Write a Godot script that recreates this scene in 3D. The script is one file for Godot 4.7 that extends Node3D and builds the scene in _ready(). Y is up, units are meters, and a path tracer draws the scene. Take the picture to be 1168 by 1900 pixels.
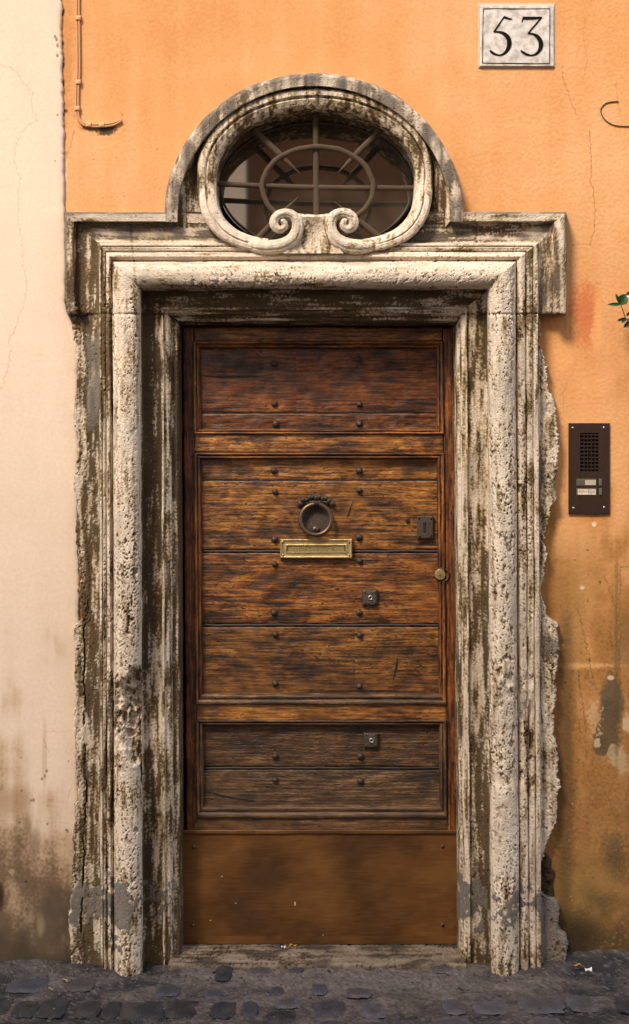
extends Node3D

const K := 0.0019          # metres per unit of the elevation drawing (the wall face is z = 0)
const EYE := 1.586         # height of the lens above the street
const D := 4.5             # distance from the lens to the wall face

var rng := RandomNumberGenerator.new()
var names := {}
var n_low: FastNoiseLite
var n_mid: FastNoiseLite
var n_streak: FastNoiseLite
var n_fine: FastNoiseLite
var n_pit: FastNoiseLite
var n_big: FastNoiseLite
var M := {}

# ------------------------------------------------------------------ helpers
func V(px: float, py: float, z: float) -> Vector3:
	var s := (D - z) / D
	return Vector3((px - 584.0) * K * s, EYE + (950.0 - py) * K * s, z)

func lin(r: float, g: float, b: float) -> Color:
	return Color(r, g, b).linear_to_srgb()

func noise(s: int, f: float, oct := 3, kind := FastNoiseLite.TYPE_SIMPLEX_SMOOTH) -> FastNoiseLite:
	var n := FastNoiseLite.new()
	n.seed = s
	n.noise_type = kind
	n.frequency = f
	n.fractal_type = FastNoiseLite.FRACTAL_FBM if oct > 1 else FastNoiseLite.FRACTAL_NONE
	n.fractal_octaves = oct
	return n

func bytes_of(n: FastNoiseLite, sw: int, sh: int, w: int, h: int, seamless := false) -> PackedByteArray:
	var im: Image = n.get_seamless_image(sw, sh, false, false, 0.25) if seamless else n.get_image(sw, sh)
	if sw != w or sh != h:
		im.resize(w, h, Image.INTERPOLATE_CUBIC)
	im.convert(Image.FORMAT_L8)
	return im.get_data()

func thing(called: String, label: String, category: String, at := Vector3.ZERO, group := "") -> Node3D:
	var o := Node3D.new()
	o.name = called
	add_child(o, true)
	o.position = at
	tag(o, label, category, group)
	return o

func tag(o: Node, label: String, category: String, group := "") -> void:
	o.set_meta("label", label)
	o.set_meta("category", category)
	if group != "":
		o.set_meta("group", group)

func numbered(parent: Node, called: String) -> String:
	var key := str(parent.get_instance_id()) + called
	var n: int = names.get(key, 0)
	names[key] = n + 1
	return called if n == 0 else "%s_%03d" % [called, n]

# a mesh given in world coordinates, hung under a thing or a part of it
func part(called: String, mesh: Mesh, mat: Material, parent: Node3D) -> MeshInstance3D:
	var o := MeshInstance3D.new()
	o.name = numbered(parent, called)
	o.mesh = mesh
	o.material_override = null
	for i in mesh.get_surface_count():
		o.set_surface_override_material(i, mat)
	parent.add_child(o, true)
	var q: Node3D = parent
	var off := Vector3.ZERO
	while q != self and q != null:
		off += q.position
		q = q.get_parent() as Node3D
	o.position = -off
	return o

func structure(called: String, mesh: Mesh, mat: Material) -> MeshInstance3D:
	var o := part(called, mesh, mat, self)
	o.set_meta("kind", "structure")
	return o

# a sheet of nu x nv points; normals are smoothed and turned towards hint
func grid(nu: int, nv: int, P: PackedVector3Array, hint: Vector3, cols := PackedColorArray(), uvs := PackedVector2Array(), closed := false, outward := Vector3.INF, skip := PackedByteArray()) -> ArrayMesh:
	var N := normals(nu, nv, P, closed)
	var sum := 0.0
	for i in range(0, N.size(), 7):
		sum += N[i].dot(hint if outward == Vector3.INF else P[i] - outward)
	var flip := sum < 0.0
	if flip:
		for i in N.size():
			N[i] = -N[i]
	var idx := PackedInt32Array()
	var mu := nu if closed else nu - 1
	idx.resize(mu * (nv - 1) * 6)
	var k := 0
	for v in nv - 1:
		for u in mu:
			var a := v * nu + u
			var b := v * nu + (u + 1) % nu
			var c := a + nu
			var d := b + nu
			if skip.size() > 0 and (skip[a] and skip[b] and skip[c] and skip[d]):
				continue
			if flip:
				idx[k] = a; idx[k + 1] = b; idx[k + 2] = c
				idx[k + 3] = b; idx[k + 4] = d; idx[k + 5] = c
			else:
				idx[k] = a; idx[k + 1] = c; idx[k + 2] = b
				idx[k + 3] = b; idx[k + 4] = c; idx[k + 5] = d
			k += 6
	idx.resize(k)
	var arr := []
	arr.resize(Mesh.ARRAY_MAX)
	arr[Mesh.ARRAY_VERTEX] = P
	arr[Mesh.ARRAY_NORMAL] = N
	arr[Mesh.ARRAY_INDEX] = idx
	if cols.size() > 0:
		arr[Mesh.ARRAY_COLOR] = cols
	if uvs.size() > 0:
		arr[Mesh.ARRAY_TEX_UV] = uvs
	var m := ArrayMesh.new()
	m.add_surface_from_arrays(Mesh.PRIMITIVE_TRIANGLES, arr)
	return m

func normals(nu: int, nv: int, P: PackedVector3Array, closed := false) -> PackedVector3Array:
	var N := PackedVector3Array()
	N.resize(P.size())
	var last := Vector3(0, 0, 1)
	for v in nv:
		var v0: int = maxi(v - 1, 0) * nu
		var v1: int = mini(v + 1, nv - 1) * nu
		for u in nu:
			var u0: int = (u - 1 + nu) % nu if closed else maxi(u - 1, 0)
			var u1: int = (u + 1) % nu if closed else mini(u + 1, nu - 1)
			var n := (P[v * nu + u1] - P[v * nu + u0]).cross(P[v1 + u] - P[v0 + u])
			if n.length_squared() > 1e-18:
				last = n.normalized()
			N[v * nu + u] = last
	return N

func join(meshes: Array) -> ArrayMesh:
	var st := SurfaceTool.new()
	st.begin(Mesh.PRIMITIVE_TRIANGLES)
	for m in meshes:
		st.append_from(m, 0, Transform3D())
	return st.commit()

func tube(pts: PackedVector3Array, radii: PackedFloat32Array, seg := 10, rough := 0.0, closed_path := false, flat_z := 1.0, fluted := 0.0) -> ArrayMesh:
	var P := PackedVector3Array()
	var n := pts.size()
	var rows := n + 1 if closed_path else n
	var up := Vector3(0, 0, 1)
	if not closed_path:
		rows += 2
	for r in rows:
		var i: int = r % n if closed_path else clampi(r - 1, 0, n - 1)
		var a: Vector3 = pts[(i - 1 + n) % n] if closed_path else pts[maxi(i - 1, 0)]
		var b: Vector3 = pts[(i + 1) % n] if closed_path else pts[mini(i + 1, n - 1)]
		var t := (b - a).normalized()
		var s := t.cross(up)
		if s.length() < 0.05:
			s = t.cross(Vector3(1, 0, 0))
		s = s.normalized()
		var w := s.cross(t).normalized()
		var rad: float = radii[i]
		if not closed_path and (r == 0 or r == rows - 1):
			rad *= 0.02
		for k in seg:
			var ang := TAU * k / seg
			var dirv := s * cos(ang) + w * sin(ang) * flat_z
			var rr := rad
			if rough > 0.0:
				rr += rough * n_fine.get_noise_3dv(pts[i] * 1.3 + dirv * 0.01)
			if fluted > 0.0:
				rr *= 1.0 - fluted * exp(-pow((absf(cos(ang)) - 0.55) / 0.11, 2.0))
			P.append(pts[i] + dirv * rr)
	var m := grid(seg, rows, P, Vector3.ZERO, PackedColorArray(), PackedVector2Array(), true, Vector3.ZERO)
	# turn outwards: compare with the first ring's centre
	var arr := m.surface_get_arrays(0)
	var Nn: PackedVector3Array = arr[Mesh.ARRAY_NORMAL]
	var at := seg * 2
	if Nn[at].dot(P[at] - pts[1 if not closed_path else 2]) < 0.0:
		for i in Nn.size():
			Nn[i] = -Nn[i]
		var id: PackedInt32Array = arr[Mesh.ARRAY_INDEX]
		for i in range(0, id.size(), 3):
			var q := id[i + 1]
			id[i + 1] = id[i + 2]
			id[i + 2] = q
		arr[Mesh.ARRAY_NORMAL] = Nn
		arr[Mesh.ARRAY_INDEX] = id
		m = ArrayMesh.new()
		m.add_surface_from_arrays(Mesh.PRIMITIVE_TRIANGLES, arr)
	return m

func lathe(profile: Array, seg: int, wob := 0.0) -> ArrayMesh:   # [radius, z]; the axis is z
	var P := PackedVector3Array()
	for p in profile:
		for k in seg:
			var a := TAU * k / seg
			var r: float = p[0] * (1.0 + wob * sin(a * 3.0 + p[1] * 900.0) + wob * 0.7 * sin(a * 5.0 + 1.3))
			P.append(Vector3(cos(a) * r, sin(a) * r, p[1]))
	return grid(seg, profile.size(), P, Vector3(0, 0, 1), PackedColorArray(), PackedVector2Array(), true, Vector3(0, 0, -0.01))

func moved(m: Mesh, t: Transform3D) -> ArrayMesh:
	var st := SurfaceTool.new()
	st.begin(Mesh.PRIMITIVE_TRIANGLES)
	st.append_from(m, 0, t)
	return st.commit()

func box(a: Vector3, b: Vector3) -> Mesh:
	var m := BoxMesh.new()
	m.size = (b - a).abs()
	return moved(m, Transform3D(Basis(), (a + b) * 0.5))

# a pillow-edged slab in front of the wall, drawn in elevation units, front at zf and back at zb
func slab(x0: float, y0: float, x1: float, y1: float, zf: float, zb: float, bev: float, nx: int, ny: int, warp := 0.0, upright := false, uvo := Vector2.ZERO, shear := 0.0, uvs := 1.0) -> ArrayMesh:
	var xs := PackedFloat32Array([x0, x0, x0 + bev * 0.3, x0 + bev])
	for i in range(1, nx):
		xs.append(lerpf(x0 + bev, x1 - bev, float(i) / nx))
	xs.append_array([x1 - bev, x1 - bev * 0.3, x1, x1])
	var ys := PackedFloat32Array([y0, y0, y0 + bev * 0.3, y0 + bev])
	for i in range(1, ny):
		ys.append(lerpf(y0 + bev, y1 - bev, float(i) / ny))
	ys.append_array([y1 - bev, y1 - bev * 0.3, y1, y1])
	var P := PackedVector3Array()
	var U := PackedVector2Array()
	var nu := xs.size()
	var nv := ys.size()
	var bd := bev * K
	for v in nv:
		for u in nu:
			var ring: int = mini(mini(u, nu - 1 - u), mini(v, nv - 1 - v))
			var z := zf
			if ring == 0:
				z = zb
			elif ring == 1:
				z = zf - bd
			elif ring == 2:
				z = zf - bd * 0.3
			elif warp > 0.0:
				z += warp * n_mid.get_noise_2d(xs[u] * K + uvo.x * 3.0, ys[v] * K * 1.5 + uvo.y * 3.0)
			var jx := 0.0
			var jy := 0.0
			if warp > 0.0 and ring <= 2:
				jx = warp * 260.0 * n_fine.get_noise_2d(xs[u] * K * 0.4 + uvo.x, ys[v] * K * 0.4)
				jy = warp * 260.0 * n_fine.get_noise_2d(xs[u] * K * 0.4 + uvo.x + 7.0, ys[v] * K * 0.4 + 3.0)
			var x := xs[u] + jx + (ys[v] - 650.0) * shear
			P.append(V(x, ys[v] + jy, z))
			var q := Vector2(xs[u], ys[v]) * K * uvs
			U.append((Vector2(q.y, q.x) if upright else q) + uvo)
	return grid(nu, nv, P, Vector3(0, 0, 1), PackedColorArray(), U)

func flat_fan(pts: PackedVector3Array, c: Vector3) -> ArrayMesh:
	var st := SurfaceTool.new()
	st.begin(Mesh.PRIMITIVE_TRIANGLES)
	for i in pts.size():
		var b := pts[(i + 1) % pts.size()]
		var a := pts[i]
		var f := (a - c).cross(b - c).z > 0.0
		for p in ([c, b, a] if f else [c, a, b]):
			st.set_normal(Vector3(0, 0, 1))
			st.set_uv(Vector2(p.x, -p.y))
			st.add_vertex(p)
	return st.commit()

func along(poly: Array, y: float) -> float:
	if y <= poly[0][0]:
		return poly[0][1]
	for i in poly.size() - 1:
		if y <= poly[i + 1][0]:
			return lerpf(poly[i][1], poly[i + 1][1], (y - poly[i][0]) / (poly[i + 1][0] - poly[i][0]))
	return poly[-1][1]

func smooth_path(pts: Array, per: int) -> Array:     # Catmull-Rom through arrays of numbers
	var out := []
	for i in pts.size() - 1:
		var a: Array = pts[maxi(i - 1, 0)]
		var b: Array = pts[i]
		var c: Array = pts[i + 1]
		var d: Array = pts[mini(i + 2, pts.size() - 1)]
		for k in per:
			var t := float(k) / per
			var row := []
			for j in b.size():
				row.append(cubic_interpolate(b[j], c[j], a[j], d[j], t))
			out.append(row)
	out.append(pts[-1])
	return out

func plain(color: Color, rough := 0.8, metal := 0.0) -> StandardMaterial3D:
	var m := StandardMaterial3D.new()
	m.albedo_color = color
	m.roughness = rough
	m.metallic = metal
	return m

func bumped(m: StandardMaterial3D, t: Texture2D, scale_cm: float, per_metre := 0.0) -> StandardMaterial3D:
	m.heightmap_enabled = true
	m.heightmap_texture = t
	m.heightmap_scale = scale_cm
	if per_metre > 0.0:
		m.uv1_triplanar = true
		m.uv1_world_triplanar = true
		m.uv1_scale = Vector3.ONE * per_metre
	return m

func tex(im: Image) -> ImageTexture:
	return ImageTexture.create_from_image(im)

# ------------------------------------------------------------------ stone weathering
const LIGHT := Color(0.66, 0.545, 0.425)
const PALE := Color(0.50, 0.40, 0.30)
const TAN := Color(0.30, 0.205, 0.105)
const CRUST := Color(0.036, 0.023, 0.012)
const BROWN := Color(0.092, 0.058, 0.028)
const GREY := Color(0.165, 0.135, 0.112)
const PITC := Color(0.06, 0.04, 0.022)

# displaces the points of a stone sheet by its erosion and returns their colours
func weather(nu: int, nv: int, P: PackedVector3Array, crust_shade: PackedFloat32Array, pits: PackedFloat32Array, grey: PackedFloat32Array, horizontal: bool, closed := false, rough := 1.0, legs := 0) -> PackedColorArray:
	var N := normals(nu, nv, P, closed)
	var s := 0.0
	for i in range(0, N.size(), 11):
		s += N[i].z
	var sg := 1.0 if s > 0.0 else -1.0
	var C := PackedColorArray()
	C.resize(P.size())
	for i in P.size():
		var p := P[i]
		var across := horizontal and (legs == 0 or (i >= legs * nu and i < (nv - legs) * nu))
		var lx := p.y if across else p.x
		var ly := p.x if across else p.y
		var low := n_low.get_noise_3d(lx, ly * 0.4, p.z)
		var mid := n_mid.get_noise_3d(lx, ly * 0.55, p.z)
		var str_ := n_streak.get_noise_3d(lx, ly * 0.09, p.z)
		var fin := n_fine.get_noise_3d(p.x, p.y, p.z)
		var pit := n_pit.get_noise_3d(p.x * 1.0, p.y * 0.8, p.z * 0.6)
		var c := crust_shade[i] + 0.05 + low * 0.55 + mid * 0.42 + str_ * 0.85 + fin * 0.55
		var cw := smoothstep(0.36, 0.64, c)
		var bw := smoothstep(-0.12, 0.42, c)
		var cav := smoothstep(0.26, 0.44, n_mid.get_noise_3d(p.x * 2.1 + 5.0, p.y * 1.3, p.z * 2.0)) * clampf(pits[i] * 1.6 - 0.45, 0.0, 1.0)
		var dens := pits[i] + low * 0.6 + mid * 0.45 - 0.08
		var thr := lerpf(0.66, 0.24, clampf(dens, 0.0, 1.0))
		var pw := smoothstep(thr, thr + 0.11, pit)
		var col := LIGHT.lerp(PALE, clampf(0.5 + str_ * 0.9 + fin * 0.6, 0.0, 1.0))
		col = col * (1.0 + low * 0.22 + mid * 0.18)
		col = col.lerp(TAN, bw * clampf(0.75 + mid, 0.0, 1.0))
		var dark := CRUST.lerp(BROWN, clampf(0.45 + low * 1.2 + fin * 0.5, 0.0, 1.0))
		col = col.lerp(dark, cw * 0.93)
		if grey[i] > 0.0:
			var g := clampf(grey[i] + mid * 0.5 * (1.0 if grey[i] < 0.99 else 0.0), 0.0, 1.0)
			var gc := GREY * (1.0 + fin * 0.35 + low * 0.3)
			gc.a = 1.0
			col = col.lerp(gc, smoothstep(0.25, 0.75, g) * (1.0 - cw * 0.4))
		col = col.lerp(TAN.lerp(BROWN, clampf(0.5 + fin, 0.0, 1.0)), cav * 0.7)
		col = col.lerp(PITC, pw * 0.95)
		col.a = 1.0
		C[i] = col
		var dz := -pw * 0.0048 * clampf(pits[i] + 0.55, 0.2, 1.2) + (mid * 0.0030 + fin * 0.0013 + low * 0.0035) * rough - cw * 0.0006 - cav * (0.009 + fin * 0.006)
		P[i] = p + N[i] * sg * dz
	return C

# stations of the moulded frame, inner to outer: left x, right x, top y, z, crust with painted shade left, top, right, pits
func frame_stations() -> Array:
	var s := [
		[342.0, 837.0, 609.5, -0.16, 1.2, 1.1, 0.9, 0.1],  # door reveal darkened: its shade is put into these values
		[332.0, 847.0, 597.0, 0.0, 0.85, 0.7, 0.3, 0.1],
		[329.0, 849.0, 594.0, 0.008, 0.60, 0.5, 0.2, 0.2],
		[320.0, 853.0, 588.0, 0.010, 0.55, 0.6, 0.2, 0.3],
		[318.5, 854.0, 586.0, 0.024, 0.45, 0.5, 0.15, 0.3],
		[312.0, 857.5, 581.5, 0.036, 0.38, 0.45, 0.20, 0.3],
		[305.0, 863.0, 575.0, 0.038, 0.36, 0.45, 0.24, 0.3],
		[304.0, 864.0, 574.0, 0.048, 0.25, 0.3, 0.05, 0.3],
		[300.0, 867.0, 570.0, 0.048, 0.32, 0.35, 0.22, 0.3],
		[299.0, 868.0, 568.0, 0.036, 0.55, 0.60, 0.35, 0.3],
		[285.0, 885.0, 555.0, 0.033, 0.66, 0.58, 0.46, 0.3],
		[266.0, 902.0, 541.0, 0.034, 0.90, 0.72, 0.58, 0.2],  # recess beside the roll: grime plus the painted shade of the roll
		[262.5, 904.5, 537.5, 0.042, 0.55, 0.55, 0.40, 0.2]]
	for i in 15:
		var t := PI * i / 14.0
		var d := 26.0 - 26.0 * cos(t)
		var under := clampf(1.0 - i / 6.0, 0.0, 1.0)  # darkens the inner face of the roll: grime and painted shade
		s.append([262.0 - d, 905.0 + d, 537.0 - d, 0.088 + 0.054 * sin(t), -0.14 + under * 0.15, -0.22 + under * 0.50, -0.20 + under * 0.1, 0.50])
	s.append_array([
		[209.0, 958.0, 484.5, 0.077, 0.35, 0.30, 0.25, 0.3],
		[207.5, 960.0, 482.5, 0.088, 0.20, -0.10, 0.05, 0.4],
		[203.0, 967.0, 476.0, 0.098, 0.15, -0.25, -0.05, 0.4],
		[198.0, 974.0, 468.5, 0.090, 0.20, -0.10, 0.12, 0.4],
		[197.0, 976.0, 467.0, 0.078, 0.35, 0.25, 0.42, 0.3],
		[195.5, 978.0, 465.5, 0.086, 0.20, 0.15, 0.10, 0.3],
		[191.0, 987.0, 459.0, 0.088, 0.20, 0.05, 0.15, 0.3],
		[190.0, 989.0, 457.5, 0.078, 0.40, 0.30, 0.45, 0.3],
		[188.5, 991.0, 456.0, 0.084, 0.25, 0.05, 0.05, 0.3],
		[185.5, 997.0, 451.5, 0.082, 0.25, 0.10, 0.10, 0.3]])
	return s

func outer_stations() -> Array:
	return [
		[184.0, 999.5, 450.0, 0.056, 0.45, 0.25, 0.30, 0.1],
		[176.0, 1004.0, 444.0, 0.046, 0.50, 0.42, 0.25, 0.1],
		[140.0, 1026.5, 414.0, 0.041, 0.52, 0.52, 0.22, 0.1],
		[138.5, 1027.5, 412.5, 0.046, 0.5, 0.42, 0.15, 0.1],
		[137.5, 1028.5, 411.5, 0.070, 0.45, 0.28, 0.2, 0.15],
		[123.5, 1048.0, 396.0, 0.072, 0.42, 0.20, 0.18, 0.15],
		[121.0, 1050.0, 393.5, 0.066, 0.3, 0.1, 0.05, 0.1],
		[120.5, 1050.5, 393.0, -0.01, 0.3, 0.2, 0.2, 0.1]]

func dense(st: Array, step: float) -> Array:
	var out := []
	for i in st.size() - 1:
		var a: Array = st[i]
		var b: Array = st[i + 1]
		var l: float = Vector2(maxf(absf(b[0] - a[0]), absf(b[2] - a[2])), (b[3] - a[3]) / K).length()
		var n: int = maxi(1, int(ceil(l / step)))
		for k in n:
			var t := float(k) / n
			var row := []
			for j in a.size():
				row.append(lerpf(a[j], b[j], t))
			out.append(row)
	out.append(st[-1])
	return out

const LEFT_EDGE := [[582.0, 130.0], [600.0, 137.0], [640.0, 140.0], [700.0, 143.0], [750.0, 140.0], [790.0, 138.0], [830.0, 144.0], [900.0, 140.0], [1000.0, 143.0], [1050.0, 151.0], [1145.0, 150.0], [1155.0, 139.0], [1260.0, 138.0], [1420.0, 140.0], [1480.0, 147.0], [1490.0, 140.0], [1600.0, 138.0], [1655.0, 136.0], [1662.0, 130.0], [1760.0, 127.0], [1800.0, 140.0]]
const RIGHT_EDGE := [[582.0, 1003.0], [640.0, 1003.0], [660.0, 1008.0], [690.0, 1012.0], [712.0, 1014.0], [727.0, 1018.0], [732.0, 1028.0], [760.0, 1033.0], [850.0, 1034.0], [922.0, 1033.0], [932.0, 1022.0], [960.0, 1015.0], [985.0, 1012.0], [1000.0, 1009.0], [1030.0, 1016.0], [1060.0, 1010.0], [1080.0, 1004.0], [1100.0, 1003.0], [1120.0, 1010.0], [1146.0, 1017.0], [1154.0, 1033.0], [1180.0, 1035.0], [1250.0, 1030.0], [1300.0, 1027.0], [1350.0, 1028.0], [1400.0, 1033.0], [1440.0, 1036.0], [1500.0, 1033.0], [1540.0, 1026.0], [1570.0, 1011.0], [1595.0, 1003.0], [1648.0, 1001.0], [1655.0, 1010.0], [1662.0, 1026.0], [1675.0, 1035.0], [1720.0, 1036.0], [1728.0, 1047.0], [1800.0, 1051.0]]

func jamb(left: bool) -> ArrayMesh:
	var st := frame_stations()
	# outer band as a share of the way from the last fillet to the broken edge
	var outer := [[0.03, 0.052, 0.62, 0.42, 0.15], [0.10, 0.045, 0.60, 0.30, 0.15], [0.58, 0.040, 0.62, 0.20, 0.3], [0.61, 0.030, 0.7, 0.25, 0.3], [0.645, 0.032, 0.7, 0.1, 0.3], [0.665, 0.043, 0.45, 0.05, 0.5], [0.96, 0.044, 0.30, 0.05, 0.6], [1.0, 0.042, 0.3, 0.15, 0.4], [1.005, -0.012, 0.4, 0.35, 0.2]] if left else \
		[[0.03, 0.052, 0.5, 0.38, 0.15], [0.12, 0.046, 0.4, 0.22, 0.3], [0.6, 0.046, 0.4, 0.10, 0.6], [0.95, 0.047, 0.4, -0.05, 0.65], [1.0, 0.040, 0.4, 0.05, 0.5], [1.01, -0.012, 0.4, 0.4, 0.2]]
	for o in outer:
		st.append([1000.0 + o[0], 1000.0 + o[0], 570.0, o[1], o[2], o[2], o[3], o[4], o[0]])
	# make rows equally long, then refine
	var rows := []
	for r in st:
		var q: Array = r.duplicate()
		if q.size() == 8:
			q.append(-1.0)
			q[1] = r[0] if left else r[1]
		else:
			q[1] = lerpf(184.0, 140.0, q[8]) if left else lerpf(999.0, 1033.0, q[8])
		q[0] = q[1]
		rows.append(q)
	var ds := []
	for i in rows.size() - 1:
		var a: Array = rows[i]
		var b: Array = rows[i + 1]
		var l := Vector2(b[1] - a[1], (b[3] - a[3]) / K).length()
		var n: int = maxi(1, int(ceil(l / 1.9)))
		for k in n:
			var t := float(k) / n
			var row := []
			for j in 9:
				row.append(lerpf(a[j], b[j], t))
			if a[8] < 0.0:
				row[8] = -1.0 if b[8] < 0.0 else lerpf(0.0, b[8], t)
			ds.append(row)
	ds.append(rows[-1])
	var nu := ds.size()
	var nv := 640
	var P := PackedVector3Array()
	var cr := PackedFloat32Array()
	var pi_ := PackedFloat32Array()
	var gr := PackedFloat32Array()
	P.resize(nu * nv); cr.resize(nu * nv); pi_.resize(nu * nv); gr.resize(nu * nv)
	var cx := 6 if left else 6
	for v in nv:
		var t := float(v) / (nv - 1)
		var py_mid := lerpf(1800.0, 582.0, t)
		var edge := along(LEFT_EDGE if left else RIGHT_EDGE, py_mid)
		edge += n_fine.get_noise_2d(py_mid * K * (0.5 if left else 0.9), 3.0 if left else 9.0) * (3.0 if left else 5.0) + n_mid.get_noise_2d(py_mid * K * 0.8, 1.0) * 6.0
		var drift := (py_mid - 582.0) / 1230.0 * (3.0 if left else 7.0)
		var groove := exp(-pow((t - 1.0) * 1218.0 / 2.2, 2.0))
		for u in nu:
			var s: Array = ds[u]
			var z: float = s[3]
			var x: float = s[1] + drift
			var e: float = s[8]
			if e >= 0.0:
				x = lerpf((185.0 if left else 998.0) + drift, edge, e) if (left or e < 1.0) else edge
			var pb := 950.0 + (EYE + 0.03) / K * D / (D - z)
			var yj: float = maxf(582.0, s[2] + 2.0)
			var py := lerpf(pb, yj, t)
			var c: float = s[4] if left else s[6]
			var pt: float = s[7]
			var g := 0.0
			if left and e > 0.55 and e < 0.70:
				z = lerpf(z, 0.043, maxf(1.0 - smoothstep(1090.0, 1150.0, py), smoothstep(0.05, 0.25, n_low.get_noise_2d(3.0, py * K * 1.5))))
			var torus := z > 0.085 and e < 0.0
			var jit := n_mid.get_noise_2d(x * K * 1.5, py * K) * 60.0
			if left:
				# the long bite out of the roll moulding
				var b1 := smoothstep(1245.0, 1262.0, py + (x - 235.0) * 0.75 + jit * 0.3) * (1.0 - smoothstep(1345.0, 1420.0, py - (x - 236.0) * 1.6 + jit * 0.5))
				if e < 0.0 and x > 196.0 and x < 264.0:
					var bite := b1 * smoothstep(196.0, 222.0, x)
					z -= bite * maxf(0.0, z - 0.048) * lerpf(0.55, 0.95, smoothstep(226.0, 246.0, x + jit * 0.25)) - bite * (n_mid.get_noise_2d(x * K * 2.0, py * K * 2.0) * 0.016)
					c += bite * 0.36
				if torus:
					c += smoothstep(1390.0, 1430.0, py + jit) * 0.26 - smoothstep(1500.0, 1560.0, py + jit) * 0.30
					pt += 0.45 * exp(-pow((py - 1060.0) / 100.0, 2.0)) + 0.2 * smoothstep(900.0, 1100.0, py)
					c += (1.0 - smoothstep(590.0, 760.0, py)) * 0.04
				if x > 184.0 and x < 211.0:
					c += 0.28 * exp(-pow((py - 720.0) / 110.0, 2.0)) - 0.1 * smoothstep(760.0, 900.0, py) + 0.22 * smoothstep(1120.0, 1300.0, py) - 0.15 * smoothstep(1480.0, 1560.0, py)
				if x > 262.0:
					c += 0.12 * (1.0 - smoothstep(700.0, 1000.0, py)) - 0.2 * exp(-pow((py - 1380.0) / 130.0, 2.0))
				if e >= 0.0 and e < 0.60:
					c += 0.0 - 0.06 * smoothstep(1380.0, 1500.0, py)
					g = 0.75 * smoothstep(592.0, 640.0, py) * (1.0 - smoothstep(720.0, 860.0, py + jit))
					c -= 0.2 * g
			else:
				if torus:
					pt += 0.14 + 0.15 * smoothstep(700.0, 900.0, py)
					var rough_zone := smoothstep(1230.0, 1290.0, py + jit) * (1.0 - smoothstep(1440.0, 1480.0, py))
					z -= rough_zone * (0.006 + 0.012 * maxf(0.0, n_low.get_noise_2d(x * K * 2.0, py * K * 2.0) + 0.2))
					c += rough_zone * 0.16
					var clean := smoothstep(1440.0, 1480.0, py + jit) * (1.0 - smoothstep(1600.0, 1680.0, py))
					c -= clean * 0.16
					pt -= clean * 0.22
				if e > 0.0:
					g = 0.6 * exp(-pow((py - 1195.0) / 32.0, 2.0)) + 0.45 * exp(-pow((py - 890.0) / 60.0, 2.0))
					if e > 0.0 and py > 1655.0:
						g = 0.9
						c += 0.15
				if x < 904.0:
					c += 0.10 * (1.0 - smoothstep(600.0, 720.0, py)) + 0.10 * exp(-pow((py - 1230.0) / 120.0, 2.0))
			# cement repairs near the foot
			if py > 1560.0:
				var lim := 1655.0 if x > 235.0 and left else (1640.0 if left else 1690.0)
				var lo := 1690.0
				if not left:
					lim = 1640.0 if x < 905.0 else (1688.0 - (x - 912.0) * 0.55 if x < 965.0 else 1652.0)
					lo = 1705.0 if x < 965.0 else 1694.0
				if left and x > 205.0 and x < 240.0:
					lo = 1740.0
				var w := smoothstep(lim - 6.0, lim + 6.0, py + jit * 0.9) * (1.0 - smoothstep(lo - 8.0, lo + 8.0, py + jit * 1.2 + ((x - 230.0) * 0.2 if left else 0.0)))
				g = maxf(g, w)
				c -= w * 0.45
				pt -= w * 0.7
				z += w * 0.002
				c += smoothstep(1745.0, 1800.0, py + jit) * 0.35
			if groove > 0.01:
				z -= groove * 0.006
				c += groove * 0.35
			var i := v * nu + u
			P[i] = V(x, py, z)
			cr[i] = c
			pi_[i] = pt
			gr[i] = g
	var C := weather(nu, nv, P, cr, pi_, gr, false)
	return grid(nu, nv, P, Vector3(0, 0, 1), C)

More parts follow.
